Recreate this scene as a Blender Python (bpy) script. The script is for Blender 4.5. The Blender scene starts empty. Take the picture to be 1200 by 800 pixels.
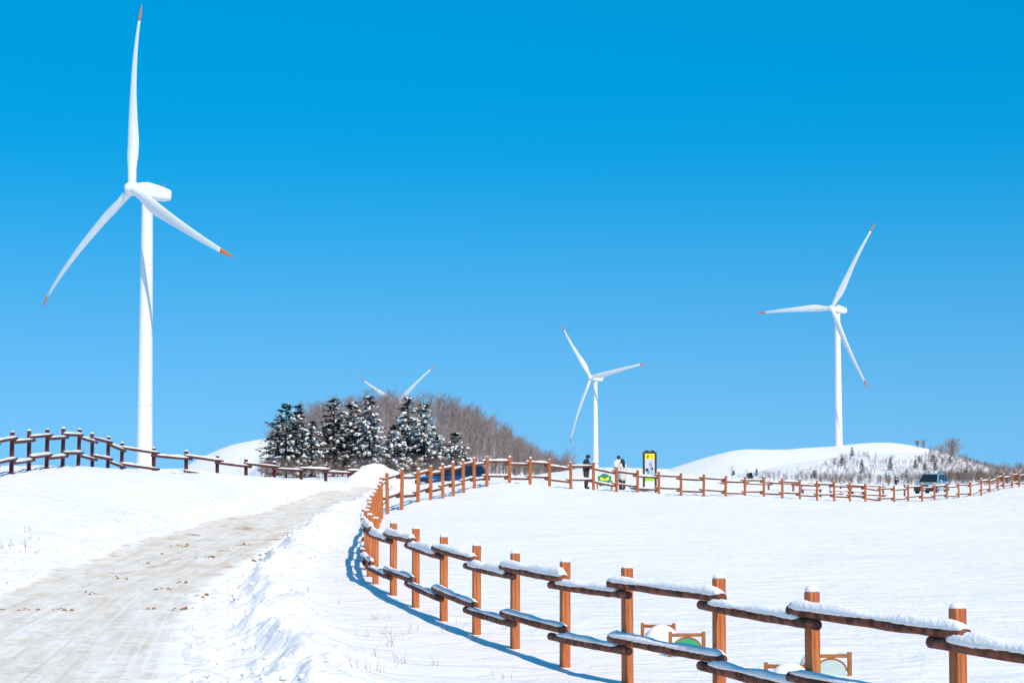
import bpy, bmesh, math, random
import numpy as np
from mathutils import Vector, Matrix, Euler
R = math.radians
random.seed(7); rng = np.random.default_rng(11)
S = bpy.context.scene
COL = S.collection

# ------------------------------------------------------------------ camera geometry
F = 2100.0; TH = math.atan(118/F); H = 2.66
cam_d = bpy.data.cameras.new('camera'); cam = bpy.data.objects.new('camera', cam_d); COL.objects.link(cam)
cam.location = (0, 0, H); cam.rotation_euler = (math.pi/2+TH, 0, 0)
cam_d.sensor_width = 36; cam_d.lens = F/1200*36; cam_d.clip_start = .1; cam_d.clip_end = 20000
S.camera = cam

def at(px, py, d):
    """world point seen at photo pixel (px, py) at distance d along +Y"""
    a = (px-600)/F; b = (400-py)/F
    y = math.cos(TH)-b*math.sin(TH); z = math.sin(TH)+b*math.cos(TH)
    return Vector((a*d/y, d, H+z*d/y))

# ------------------------------------------------------------------ materials
def mat(name, base, rough=.6, spec=.3, metal=0., noise=None, bump=None, coat=0., stretch=(1,1,1), coords='Object'):
    m = bpy.data.materials.new(name); m.use_nodes = True
    nt = m.node_tree; b = nt.nodes['Principled BSDF']
    b.inputs['Roughness'].default_value = rough; b.inputs['Specular IOR Level'].default_value = spec
    b.inputs['Metallic'].default_value = metal; b.inputs['Coat Weight'].default_value = coat
    b.inputs['Base Color'].default_value = (*base, 1)
    if noise or bump:
        tc = nt.nodes.new('ShaderNodeTexCoord'); mp = nt.nodes.new('ShaderNodeMapping')
        mp.inputs['Scale'].default_value = stretch
        nt.links.new(tc.outputs[coords], mp.inputs[0])
    if noise:
        sc, amt, col2 = noise
        n = nt.nodes.new('ShaderNodeTexNoise'); n.inputs['Scale'].default_value = sc; n.inputs['Detail'].default_value = 5
        r = nt.nodes.new('ShaderNodeValToRGB')
        r.color_ramp.elements[0].position = .5-amt; r.color_ramp.elements[1].position = .5+amt
        r.color_ramp.elements[0].color = (*col2, 1); r.color_ramp.elements[1].color = (*base, 1)
        nt.links.new(mp.outputs[0], n.inputs['Vector']); nt.links.new(n.outputs[0], r.inputs[0]); nt.links.new(r.outputs[0], b.inputs['Base Color'])
    if bump:
        sc, st, dist = bump
        n = nt.nodes.new('ShaderNodeTexNoise'); n.inputs['Scale'].default_value = sc; n.inputs['Detail'].default_value = 6
        bu = nt.nodes.new('ShaderNodeBump'); bu.inputs['Strength'].default_value = st; bu.inputs['Distance'].default_value = dist
        nt.links.new(mp.outputs[0], n.inputs['Vector']); nt.links.new(n.outputs[0], bu.inputs['Height']); nt.links.new(bu.outputs[0], b.inputs['Normal'])
    return m

SNOWC = (.83, .79, .76)
M = {}
M['snow'] = mat('snow', SNOWC, .6, .25, bump=(14, .5, .03))
M['cap_snow'] = mat('cap_snow', SNOWC, .65, .2, bump=(22, .6, .03))
M['post'] = mat('stained_wood', (.54, .17, .05), .62, .25, noise=(6, .13, (.30, .075, .025)), bump=(9, .6, .012), stretch=(6, 6, .45))
M['rail'] = mat('bark_brown_wood', (.27, .095, .055), .75, .15, noise=(9, .12, (.085, .03, .02)), bump=(16, .9, .025))
M['far_rail'] = mat('red_brown_wood', (.36, .12, .065), .7, .2, noise=(5, .2, (.2, .07, .045)))
M['dark_post'] = mat('dark_red_brown_wood', (.13, .03, .02), .65, .25, noise=(9, .25, (.07, .017, .012)), stretch=(4, 4, .5))  # left fence posts: much darker base colour than the field fence posts
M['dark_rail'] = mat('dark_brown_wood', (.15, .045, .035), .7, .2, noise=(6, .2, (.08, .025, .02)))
M['white_paint'] = mat('white_turbine_paint', (.74, .735, .73), .4, .4, noise=(.25, .3, (.69, .69, .685)))
M['red_paint'] = mat('orange_red_paint', (.78, .20, .05), .45, .4, noise=(.6, .3, (.68, .16, .045)))
M['grey_metal'] = mat('grey_metal', (.35, .36, .38), .4, .5, .6)
M['needles'] = mat('pine_needles', (.04, .055, .03), .85, .05, noise=(2.5, .3, (.018, .028, .016)))
M['bark'] = mat('bark', (.10, .07, .055), .85, .1, noise=(4, .3, (.055, .04, .034)))
M['twig'] = mat('bare_twigs', (.42, .345, .31), .85, .1, noise=(.9, .1, (.155, .112, .10)), stretch=(1, 1, .12))
M['scrub'] = mat('dry_scrub', (.28, .195, .15), .85, .1, noise=(.3, .12, (.10, .072, .06)))
M['dry_grass'] = mat('dry_grass', (.42, .28, .15), .8, .1, noise=(3, .3, (.28, .18, .11)))

# ------------------------------------------------------------------ object helpers
def mesh_obj(name, verts, faces, m, parent=None, smooth=False, mats=None, fm=None):
    me = bpy.data.meshes.new(name)
    me.from_pydata([tuple(v) for v in verts], [], faces)
    if mats:
        for k in mats: me.materials.append(k)
        if fm is not None: me.polygons.foreach_set('material_index', fm)
    else: me.materials.append(m)
    if smooth: me.polygons.foreach_set('use_smooth', [True]*len(me.polygons))
    me.update()
    o = bpy.data.objects.new(name, me); COL.objects.link(o)
    if parent: o.parent = parent
    return o
def tag(o, label=None, cat=None, group=None, kind=None):
    if label: o['label'] = label
    if cat: o['category'] = cat
    if group: o['group'] = group
    if kind: o['kind'] = kind
    return o
def empty(name, loc=(0, 0, 0), rz=0., label=None, cat=None, group=None):
    o = bpy.data.objects.new(name, None); COL.objects.link(o); o.location = loc; o.rotation_euler = (0, 0, rz)
    o.empty_display_size = .3
    return tag(o, label, cat, group)
def copy_tree(o, parent=None):
    c = o.copy(); COL.objects.link(c)
    if parent: c.parent = parent
    for ch in list(o.children): copy_tree(ch, c)
    return c

class MB:
    def __init__(s): s.v = []; s.f = []
    def add(s, v, f):
        k = len(s.v); s.v += [tuple(p) for p in v]; s.f += [tuple(i+k for i in q) for q in f]; return s
    def box(s, c, size, rot=None, bev=0.):
        bm = bmesh.new(); bmesh.ops.create_cube(bm, size=1)
        bmesh.ops.scale(bm, vec=size, verts=bm.verts)
        if bev: bmesh.ops.bevel(bm, geom=bm.edges[:], offset=bev, segments=2, affect='EDGES', profile=.6)
        mt = Matrix.Translation(c) @ (rot.to_matrix().to_4x4() if rot else Matrix())
        bm.transform(mt); bm.verts.ensure_lookup_table()
        s.add([v.co.copy() for v in bm.verts], [[v.index for v in f.verts] for f in bm.faces]); bm.free(); return s
    def tube(s, pts, rad, n=8, cap=True, jit=0.):
        pts = [Vector(p) for p in pts]; V = []; Fc = []
        if not hasattr(rad, '__len__'): rad = [rad]*len(pts)
        up = Vector((0, 0, 1))
        for i, p in enumerate(pts):
            t = (pts[min(i+1, len(pts)-1)]-pts[max(i-1, 0)]).normalized()
            a = t.cross(up) if abs(t.dot(up)) < .95 else t.cross(Vector((1, 0, 0))); a.normalize(); b = a.cross(t)
            for k in range(n):
                q = 2*math.pi*k/n; rr = rad[i]*(1+random.uniform(-jit, jit))
                V.append(p+(a*math.cos(q)+b*math.sin(q))*rr)
        for i in range(len(pts)-1):
            for k in range(n): Fc.append((i*n+k, i*n+(k+1) % n, (i+1)*n+(k+1) % n, (i+1)*n+k))
        if cap: Fc.append(tuple(range(n-1, -1, -1))); Fc.append(tuple((len(pts)-1)*n+k for k in range(n)))
        return s.add(V, Fc)
    def ellipsoid(s, c, r, n=10, m=7, jit=0., rot=None):
        V = []; Fc = []
        for i in range(m+1):
            ph = math.pi*i/m
            for k in range(n):
                q = 2*math.pi*k/n; j = 1+random.uniform(-jit, jit)
                p = Vector((r[0]*math.sin(ph)*math.cos(q)*j, r[1]*math.sin(ph)*math.sin(q)*j, r[2]*math.cos(ph)*j))
                if rot: p = rot @ p
                V.append(Vector(c)+p)
        for i in range(m):
            for k in range(n): Fc.append((i*n+k, (i+1)*n+k, (i+1)*n+(k+1) % n, i*n+(k+1) % n))
        return s.add(V, Fc)
    def prism(s, poly, y0, y1):      # polygon in xz, extruded along y
        n = len(poly); V = [(x, y0, z) for x, z in poly]+[(x, y1, z) for x, z in poly]
        return s.add(V, [tuple(range(n)), tuple(range(2*n-1, n-1, -1))]+[(i, i+n, (i+1) % n+n, (i+1) % n) for i in range(n)])
    def build(s, name, m, parent=None, smooth=False): return mesh_obj(name, s.v, s.f, m, parent, smooth)

# ------------------------------------------------------------------ numpy noise
def _h(ix, iy, seed):
    n = (ix.astype(np.int64)*374761393+iy.astype(np.int64)*668265263+seed*982451653) & 0x7fffffff
    n = ((n ^ (n >> 13))*1274126177) & 0x7fffffff
    return ((n ^ (n >> 16)) & 0xffff)/65535.
def vnoise(x, y, seed=0):
    ix = np.floor(x); iy = np.floor(y); fx = x-ix; fy = y-iy
    fx = fx*fx*fx*(fx*(fx*6-15)+10); fy = fy*fy*fy*(fy*(fy*6-15)+10)
    a = _h(ix, iy, seed); b = _h(ix+1, iy, seed); c = _h(ix, iy+1, seed); d = _h(ix+1, iy+1, seed)
    return (a+(b-a)*fx)*(1-fy)+(c+(d-c)*fx)*fy-.5
def fbm(x, y, seed=0, oct=4):
    o = 0; a = 1.
    for k in range(oct):
        o = o+a*vnoise(x*2**k+17.3*k, y*2**k-9.1*k, seed+k); a *= .5
    return o
def sstep(a, b, x):
    t = np.clip((x-a)/(b-a), 0, 1); return t*t*(3-2*t)

# ------------------------------------------------------------------ fence lines (photo px, top, bottom, distance)
field_posts = [(1330, 738, 920, 12.9), (1121, 712, None, 14.6), (952, 693, None, 16.4), (842, 677, None, 18.1), (735, 665, None, 19.8), (662, 658, 782, 21.5),
    (603.5, 648, 760, 23.2), (558.5, 639, 746, 24.9), (520, 629, 727, 26.6), (487, 619, 711, 28.4), (461, 613, 697, 30.2), (440, 607, 685, 32.0),
    (433.2, 603, 674, 34.0), (431, 598, None, 36), (430.6, 593.5, None, 38), (431.5, 589, None, 40), (433, 585, None, 42), (435.2, 580.5, None, 44),
    (437.6, 576.5, None, 46), (440.2, 572.5, None, 48), (442.8, 568, None, 50), (445, 564, None, 52), (447.2, 559.5, 608, 54), (454.3, 554, 600, 56.4),
    (470.4, 549.5, 597.5, 58.6), (489.6, 549.5, 585, 61.0), (504.6, 546, 587, 63.2), (519, 544, 585, 65.2), (531.4, 541.5, 582, 67.2),
    (543.6, 539, 577, 69.2), (556.2, 536.5, 572.5, 71.2), (570.2, 535, 569.6, 73.2), (597, 535.5, 566, 75), (621, 536.5, 568.6, 76.9),
    (644, 538, 571, 78.8), (669, 541.5, 573, 80.6), (695.5, 541.5, 575, 82.4), (722.6, 547, 576, 84.2), (747, 550.5, 576, 86),
    (772, 552.5, 579, 88), (798, 554, 581, 90), (824.5, 555.5, 581.5, 92), (850, 557.5, 581.5, 93.8), (873, 558.5, 581, 95.6),
    (895.3, 558.5, 581.6, 97.4), (917, 560, 582, 99.2), (937.5, 561.5, 585, 101), (957.5, 563, 586.6, 102.9), (977.5, 563.5, 587, 104.8),
    (996, 564.5, 587, 106.7), (1014.2, 566, 587.5, 108.6), (1031.5, 569, 588, 110.5), (1048, 568.5, 587.6, 112.5), (1064.5, 567.5, 587, 114.5),
    (1080.5, 566.5, 587, 116.5), (1095.2, 566.5, 586, 118.5), (1109.5, 565.5, 585, 120.5), (1123.7, 565, 583.6, 122.6), (1137.2, 564.5, 581, 124.7),
    (1150, 560.5, 579, 126.8), (1160, 559.5, 577, 129), (1169.7, 556.5, 575, 131.2), (1176, 555, 573, 133.5), (1186.2, 554, 571, 135.8), (1194.5, 553, 570, 138), (1203, 552, 569, 140.3)]
left_posts = [(-32, 512, 564, 48), (-8, 509, 559, 50), (13, 506, 555, 52), (34, 504.5, 551, 54), (54.5, 503, 547.5, 56), (74, 502, None, 58), (92, 503, None, 60), (109, 508, None, 62),
    (126.5, 512, None, 64), (142.5, 519, None, 66), (180.6, 525, None, 67.8), (218.6, 528.6, None, 69.4), (255, 534, None, 71), (288.5, 538, None, 72.6),
    (322, 541.5, None, 74.2), (352.6, 543.5, None, 75.8), (381.6, 545, None, 77.4), (409, 546.5, None, 79), (440, 548, None, 80.6)]
def post_base(p):
    px, t, b, d = p
    if b is not None: return at(px, b, d)
    q = at(px, t, d); q.z -= 1.25 if p in left_posts else (1.27 if d < 33 else 1.18)
    return q

# ------------------------------------------------------------------ ground height
L_pts = [(-10, -5.6), (5, -7.3), (18, -8.4), (31.2, -8.9), (39, -9.3), (49, -9.3), (57, -8.1+.0), (65.5, -7.95), (72, -6.86), (78, -6.1)]
R_pts = [(-10, -1.2), (5, -2.1), (19, -3.26), (23.5, -4.1), (31, -5.2), (37, -5.35), (42, -5.5), (50, -5.7), (56, -5.85), (66, -5.6), (72, -5.15), (78, -4.4)]
def interp(pts, y):
    xs = np.array([p[0] for p in pts]); ys = np.array([p[1] for p in pts])
    acc = 0
    for o in (-2.5, -1.25, 0, 1.25, 2.5): acc = acc+np.interp(y+o, xs, ys)
    return acc/5
def Lf(y): return interp(L_pts, y)
def Rf(y): return interp(R_pts, y)
ctrl = []
def C(px, py, d): q = at(px, py, d); ctrl.append((px, d, q.z))
def CZ(px, d, z): ctrl.append((px, d, z))
for p in field_posts+left_posts: b = post_base(p); CZ(p[0], p[3], b.z)
for d, z in ((13, .02), (19, .06), (24, .06), (31, .1), (39, .14), (49, .28), (57, .42), (65, .52), (72, .58)):
    for X in (float(Lf(d)), (float(Lf(d))+float(Rf(d)))/2, float(Rf(d))): CZ(600+X/d*F, d, z)
for a in ((0, 645, 36), (0, 605, 42), (0, 570, 48), (100, 620, 43.5), (100, 590, 48), (100, 565, 54), (100, 549, 58), (200, 597, 52.5), (200, 572, 57), (200, 553, 62), (20, 548.5, 57.5),
          (60, 546, 59.5), (90, 547, 59), (140, 549, 61.5), (180, 550, 63), (255, 552, 65.5), (290, 554, 67), (320, 555.5, 69), (350, 558, 71), (385, 560, 74), (415, 563, 76),
          (250, 575, 59), (300, 583, 62), (300, 563, 66), (370, 573, 69), (400, 570, 73.5),
          (-100, 690, 29), (-100, 620, 38), (-100, 560, 46)): C(*a)
for px, d, z in ((400, 22, .05), (450, 25, .03), (380, 30, .08), (500, 22, .0), (420, 42, .2), (410, 52, .3),
                 (900, 22, .03), (1100, 22, .03), (700, 30, .0), (900, 32, .0), (1150, 32, -.02), (560, 45, .15), (700, 50, .2), (900, 50, .02), (1150, 50, -.15),
                 (520, 56, .35), (600, 62, .5), (700, 68, .52), (800, 75, .35), (950, 80, -.1), (1100, 85, -.5), (1180, 100, -.7), (1250, 60, -.2), (1250, 30, 0.), (1300, 140, -1.0),
                 (600, 30, .0), (550, 35, .06), (480, 40, .15), (480, 48, .25)): CZ(px, d, z)
# behind the fences
for px, d, z in ((470, 82, .6), (530, 88, .72), (600, 92, .66), (500, 100, .2), (560, 110, -.2), (620, 115, .2), (640, 130, .3),
                 (680, 100, .58), (740, 104, .55), (680, 130, .74), (740, 130, .76), (780, 130, .6), (690, 160, .2), (780, 165, -.1),
                 (840, 112, -.1), (840, 150, -.5), (900, 125, -.6), (900, 160, -1.1), (980, 130, -1.0), (980, 160, -1.4), (1050, 132, -1.2), (1050, 160, -1.9), (1090, 150, -1.62), (1150, 160, -1.4), (1230, 170, -1.6),
                 (0, 90, 1.0), (100, 90, .8), (250, 95, .1), (350, 100, -.2), (430, 100, .0), (0, 150, -1), (150, 150, -1.2), (300, 150, -1.2), (450, 150, -1.2), (600, 160, -.8), (600, 200, -2.0), (700, 210, -1.6),
                 (0, 250, -3), (200, 270, -3), (320, 280, -2.5), (420, 280, -2.5), (540, 280, -2.4), (650, 280, -3), (800, 250, -2.6), (1000, 250, -3.6), (1200, 250, -3.8),
                 (0, 500, -9), (300, 500, -9), (600, 500, -9), (900, 500, -9), (1200, 500, -9), (0, 1000, -22), (600, 1000, -22), (1200, 1000, -22), (-100, 100, .9), (-100, 500, -9), (1300, 500, -9)):
    CZ(px, d, z)
ctrl = np.array(ctrl)
def _k(px, d): return np.stack([px/160., np.log(d)*5.0], -1)
_P = _k(ctrl[:, 0], ctrl[:, 1]); _n = len(_P)
def _phi(r2): return .5*r2*np.log(r2+1e-9)
_r2 = ((_P[:, None]-_P[None])**2).sum(-1)
_A = np.zeros((_n+3, _n+3)); _A[:_n, :_n] = _phi(_r2)+np.eye(_n)*.06
_A[:_n, _n] = 1; _A[:_n, _n+1:] = _P; _A[_n, :_n] = 1; _A[_n+1:, :_n] = _P.T
_w = np.linalg.solve(_A, np.concatenate([ctrl[:, 2], [0, 0, 0]]))
hills = [  # distance, width, silhouette
    (400, 75, [(230, 590), (290, 560), (330, 520), (380, 501), (420, 495), (470, 496), (520, 498), (560, 511), (600, 533), (640, 555), (680, 570), (720, 600)]),
    (560, 70, [(120, 600), (195, 562), (225, 541), (245, 531), (270, 521), (300, 515), (330, 513), (370, 518), (450, 545), (520, 600)]),
    (760, 110, [(700, 580), (760, 558), (785, 549), (820, 537.5), (850, 529.5), (875, 526), (920, 527), (975, 523.5), (1010, 519.5), (1035, 518.5), (1060, 520.5), (1100, 529), (1130, 537), (1160, 548), (1200, 560), (1280, 580)]),
    (520, 75, [(780, 590), (830, 570), (870, 557), (905, 546), (950, 538), (1000, 532.5), (1050, 529), (1090, 530), (1115, 534), (1140, 543), (1165, 551), (1210, 558), (1300, 565)]),
    (640, 60, [(1040, 590), (1120, 558), (1180, 552), (1230, 550), (1300, 552)])]
def ground(X, Y):
    X = np.asarray(X, float); Y = np.asarray(Y, float); sh = X.shape
    X = X.ravel(); Y = Y.ravel(); d = np.clip(Y, 13, 1500)
    px = np.clip(600+F*X/np.maximum(Y, 13), -350, 1500)
    out = np.empty(len(X))
    for a in range(0, len(X), 20000):
        q = _k(px[a:a+20000], d[a:a+20000])
        r2 = (q**2).sum(1)[:, None]+(_P**2).sum(1)[None]-2*q@_P.T
        out[a:a+20000] = _phi(np.maximum(r2, 0))@_w[:_n]+_w[_n]+q@_w[_n+1:]
    far = sstep(180, 320, Y)
    lin = -3.5-(Y-300)*.026
    out = out*(1-far)+np.maximum(lin, -85)*far
    for dc, wd, sil in hills:
        xs = [s[0] for s in sil]; ys = [s[1] for s in sil]
        yy = sum(np.interp(px+o, xs, ys, left=640, right=640) for o in (-9, -3, 3, 9))/4
        zc = H+(518-yy)/F*dc
        g = np.exp(-((Y-dc)/wd)**2)
        out = np.maximum(out, out+(zc-out)*g)
    return out.reshape(sh)
def g1(x, y): return float(ground(np.array([x]), np.array([y]))[0])
def roadt(X, Y): return (X-Lf(Y))/(Rf(Y)-Lf(Y))
def berm_off(Y): return np.interp(Y, [5, 19, 23.5, 30, 37, 44, 53, 70], [1.5, 1.35, 1.25, 1.1, .75, .55, .5, .45])
def detail(X, Y):
    t = roadt(X, Y); w = Rf(Y)-Lf(Y); near = 1-sstep(72, 80, Y)
    dl = Lf(Y)-X; dr = X-Rf(Y)
    wl = .30*(.45+fbm(Y*1.3, X*.3+5., 13, 4)); wr = .32*(.45+fbm(Y*1.5, X*.3+9., 14, 4))   # ragged edges
    dl = dl+np.maximum(wl, 0)*near; dr = dr+np.maximum(wr, 0)*near
    on = ((dl < 0) & (dr < 0))*near
    o = .06*fbm(X*.35, Y*.22, 3, 3)+.022*fbm(X*1.2+Y*.3, Y*1.5, 9, 3)
    # wind-carved ridges over the left bank, running diagonally
    lb = sstep(.5, 4, dl)*(1-sstep(60, 75, Y))
    rx = X*.55+Y*.28
    o = o+lb*(.09*np.abs(fbm(rx*2.2, (X-Y*.5)*.25, 21, 3))-.01)
    # the ploughed lip to the left of the road
    lip = np.exp(-((dl-.7)/.65)**2)*near
    o = o+lip*(.10+.16*fbm(X*2.2, Y*1.6, 31, 4))
    # the berm to the right of the road
    bo = berm_off(Y); am = np.interp(Y, [5, 20, 35, 60, 74, 80], [.33, .33, .31, .27, .22, 0])
    wob = .15*fbm(Y*.6, Y*0+2., 41, 2)
    e = (dr-bo-wob)
    prof = np.where(e < 0, np.exp(-(e/.27)**2), np.exp(-(e/.62)**2))
    o = o+am*prof*(1+.5*fbm(X*1.3, Y*.8, 43, 3))+prof*.075*fbm(X*6, Y*4.5, 44, 3)
    rough = sstep(.0, .25, dr)*(1-sstep(bo+.35, bo+.9, dr))*near
    o = o+rough*(.11*fbm(X*3.1, Y*2.3, 47, 4))
    g = np.exp(-((dr-bo*.42)/.2)**2)*near*(1-sstep(40, 50, Y)); o = o-.08*g     # a wheel track beside the berm
    o = o*(1-on)
    o = o-.10*on*sstep(0, .2, -dl)*sstep(0, .2, -dr)
    # trampled snow along the far side of the field
    ff = sstep(60, 80, Y)*(1-sstep(150, 190, Y))
    o = o+ff*.10*fbm(X*.9, Y*.55, 61, 3)*sstep(-6, -2, X)
    return np.where(Y > 200, fbm(X*.03, Y*.03, 71, 4)*.7, o)

def build_ground():
    ys = list(np.arange(-6, 12, 1.)); y = 12.
    while y < 6000:
        ys.append(y)
        y += max(.1, .0032*y) if y < 165 else .012*y
    ys = np.array(ys)
    wi = np.linspace(-.315, .315, 820)
    ext = np.array([.34, .38, .44, .52, .64, .8, 1.1, 1.6, 2.6])
    w = np.concatenate([-ext[::-1], wi, ext])
    Y, W = np.meshgrid(ys, w, indexing='ij'); X = W*(Y+7)
    Z = ground(X, Y)+detail(X, Y)
    nr, nc = X.shape
    me = bpy.data.meshes.new('snow_ground')
    me.vertices.add(nr*nc); me.vertices.foreach_set('co', np.stack([X, Y, Z], -1).ravel())
    i = np.arange(nr*nc).reshape(nr, nc)
    q = np.stack([i[:-1, :-1], i[:-1, 1:], i[1:, 1:], i[1:, :-1]], -1).reshape(-1, 4)
    me.loops.add(q.size); me.loops.foreach_set('vertex_index', q.ravel())
    me.polygons.add(len(q)); me.polygons.foreach_set('loop_start', np.arange(0, q.size, 4))
    me.polygons.foreach_set('loop_total', np.full(len(q), 4)); me.polygons.foreach_set('use_smooth', np.ones(len(q), bool))
    me.update(calc_edges=True); me.validate()
    me.materials.append(M['ground'])
    o = bpy.data.objects.new('snow_ground', me); COL.objects.link(o); o['kind'] = 'structure'
    return o

def N(nt, t, **kw):
    n = nt.nodes.new(t)
    for k, v in kw.items():
        if k in n.inputs: n.inputs[k].default_value = v
        else: setattr(n, k, v)
    return n
def ground_mat():
    m = bpy.data.materials.new('snow_cover'); m.use_nodes = True; nt = m.node_tree; b = nt.nodes['Principled BSDF']
    b.inputs['Roughness'].default_value = .62; b.inputs['Specular IOR Level'].default_value = .25
    tc = N(nt, 'ShaderNodeTexCoord')
    big = N(nt, 'ShaderNodeTexNoise', Scale=.15, Detail=4); nt.links.new(tc.outputs['Object'], big.inputs['Vector'])
    r = N(nt, 'ShaderNodeValToRGB'); r.color_ramp.elements[0].position = .35; r.color_ramp.elements[1].position = .65
    r.color_ramp.elements[0].color = (.795, .76, .74, 1); r.color_ramp.elements[1].color = (*SNOWC, 1)
    nt.links.new(big.outputs[0], r.inputs[0]); nt.links.new(r.outputs[0], b.inputs['Base Color'])
    mp = N(nt, 'ShaderNodeMapping'); mp.inputs['Scale'].default_value = (1.4, .7, 1); mp.inputs['Rotation'].default_value = (0, 0, .5)
    nt.links.new(tc.outputs['Object'], mp.inputs[0])
    n1 = N(nt, 'ShaderNodeTexNoise', Scale=2.2, Detail=7, Roughness=.6); nt.links.new(mp.outputs[0], n1.inputs['Vector'])
    n2 = N(nt, 'ShaderNodeTexNoise', Scale=22., Detail=4); nt.links.new(tc.outputs['Object'], n2.inputs['Vector'])
    mr = N(nt, 'ShaderNodeMapping'); mr.inputs['Scale'].default_value = (.9, 2.1, 1); mr.inputs['Rotation'].default_value = (0, 0, -.45); nt.links.new(tc.outputs['Object'], mr.inputs[0])
    n0 = N(nt, 'ShaderNodeTexNoise', Scale=.8, Detail=7, Roughness=.6, Distortion=1.4); nt.links.new(mr.outputs[0], n0.inputs['Vector'])
    b0 = N(nt, 'ShaderNodeBump', Strength=.6, Distance=.2); nt.links.new(n0.outputs[0], b0.inputs['Height'])
    b1 = N(nt, 'ShaderNodeBump', Strength=.55, Distance=.09); nt.links.new(b0.outputs[0], b1.inputs['Normal']); nt.links.new(n1.outputs[0], b1.inputs['Height'])
    b2 = N(nt, 'ShaderNodeBump', Strength=.35, Distance=.015); nt.links.new(n2.outputs[0], b2.inputs['Height']); nt.links.new(b1.outputs[0], b2.inputs['Normal'])
    nt.links.new(b2.outputs[0], b.inputs['Normal'])
    return m
M['ground'] = ground_mat()
build_ground()

# ------------------------------------------------------------------ road
def road_mat():
    m = bpy.data.materials.new('packed_snow_road'); m.use_nodes = True; nt = m.node_tree; b = nt.nodes['Principled BSDF']
    b.inputs['Roughness'].default_value = .8; b.inputs['Specular IOR Level'].default_value = .1
    lk = nt.links.new
    uv = N(nt, 'ShaderNodeUVMap'); uv.uv_map = 'road'
    sep = N(nt, 'ShaderNodeSeparateXYZ'); lk(uv.outputs[0], sep.inputs[0])      # x = across 0..1, y = metres along
    tc = N(nt, 'ShaderNodeTexCoord')
    def streak(sx, sy, det=5):
        mp = N(nt, 'ShaderNodeMapping'); mp.inputs['Scale'].default_value = (sx, sy, 1); lk(uv.outputs[0], mp.inputs[0])
        n = N(nt, 'ShaderNodeTexNoise', Scale=1., Detail=det, Roughness=.6); lk(mp.outputs[0], n.inputs['Vector']); return n.outputs[0]
    def ramp(src, stops):
        r = N(nt, 'ShaderNodeValToRGB'); e = r.color_ramp.elements
        while len(e) < len(stops): e.new(.5)
        for k, (p, c) in enumerate(stops): e[k].position = p; e[k].color = (*c, 1) if hasattr(c, '__len__') else (c, c, c, 1)
        lk(src, r.inputs[0]); return r.outputs[0]
    def mix(f, a, c, mode='MIX'):
        x = N(nt, 'ShaderNodeMix'); x.data_type = 'RGBA'; x.blend_type = mode
        for s, v in ((0, f), (6, a), (7, c)):
            if hasattr(v, 'links') or isinstance(v, bpy.types.NodeSocket): lk(v, x.inputs[s])
            elif s == 0: x.inputs[0].default_value = v
            else: x.inputs[s].default_value = (*v, 1)
        return x.outputs[2]
    def mth(op, a, c):
        x = N(nt, 'ShaderNodeMath'); x.operation = op
        for s, v in ((0, a), (1, c)):
            if isinstance(v, bpy.types.NodeSocket): lk(v, x.inputs[s])
            else: x.inputs[s].default_value = v
        return x.outputs[0]
    s1 = streak(15, .5); s2 = streak(4, .55); s3 = streak(34, .35); s4 = streak(52, .06, 2)
    def grain(sc, sx, sy, det=7):
        mp = N(nt, 'ShaderNodeMapping'); mp.inputs['Scale'].default_value = (sx, sy, 1); lk(tc.outputs['Object'], mp.inputs[0])
        n = N(nt, 'ShaderNodeTexNoise', Scale=sc, Detail=det, Roughness=.68); lk(mp.outputs[0], n.inputs['Vector']); return n.outputs[0]
    col = mix(ramp(s1, [(.35, 0.), (.68, 1.)]), (.60, .54, .455), (.76, .72, .65))
    tan = ramp(s2, [(.42, 0.), (.62, 1.)])
    along = ramp(mth('MULTIPLY', sep.outputs[1], .0125), [(.2, .15), (.45, .8), (.95, 1.)])
    col = mix(mth('MULTIPLY', mth('MULTIPLY', tan, along), .62), col, (.60, .44, .26))
    col = mix(mth('MULTIPLY', ramp(s3, [(.52, 0.), (.66, 1.)]), .3), col, SNOWC)
    col = mix(mth('MULTIPLY', ramp(grain(1.6, 1, .8), [(.50, 0.), (.57, 1.)]), .55), col, (.74, .70, .63))      # patches of trodden snow left on the ice
    col = mix(mth('MULTIPLY', ramp(grain(5., 1, 1), [(.56, 0.), (.62, 1.)]), .5), col, (.47, .37, .26))             # grit
    col = mix(mth('MULTIPLY', ramp(s4, [(.60, 0.), (.63, 1.)]), .55), col, (.76, .73, .68))                        # thin pale tyre lines
    col = mix(mth('MULTIPLY', ramp(s4, [(.36, 1.), (.39, 0.)]), .4), col, (.48, .42, .34))
    # patches of brown gravel worn through, lengthened across the road
    mp = N(nt, 'ShaderNodeMapping'); mp.inputs['Scale'].default_value = (1.25, 1.0, 1); mp.inputs['Location'].default_value = (3.2, 1.7, 0); lk(tc.outputs['Object'], mp.inputs[0])
    n = N(nt, 'ShaderNodeTexNoise', Scale=.9, Detail=5, Roughness=.62); lk(mp.outputs[0], n.inputs['Vector'])
    spot = ramp(n.outputs[0], [(.61, 0.), (.63, .4), (.67, .45), (.69, 1.)])
    mid = ramp(mth('MULTIPLY', sep.outputs[1], .0125), [(.36, 0.), (.47, 1.), (.72, 1.), (.85, .5)])
    col = mix(mth('MULTIPLY', spot, mid), col, (.34, .19, .07))
    # snow creeping in from both edges
    en = streak(3, 1.1, 6)
    u = sep.outputs[0]
    dist = mth('MINIMUM', u, mth('SUBTRACT', 1., u))
    ed = ramp(mth('ADD', dist, mth('MULTIPLY', mth('SUBTRACT', en, .5), .34)), [(.045, 1.), (.11, 0.)])
    col = mix(ed, col, SNOWC)
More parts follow.
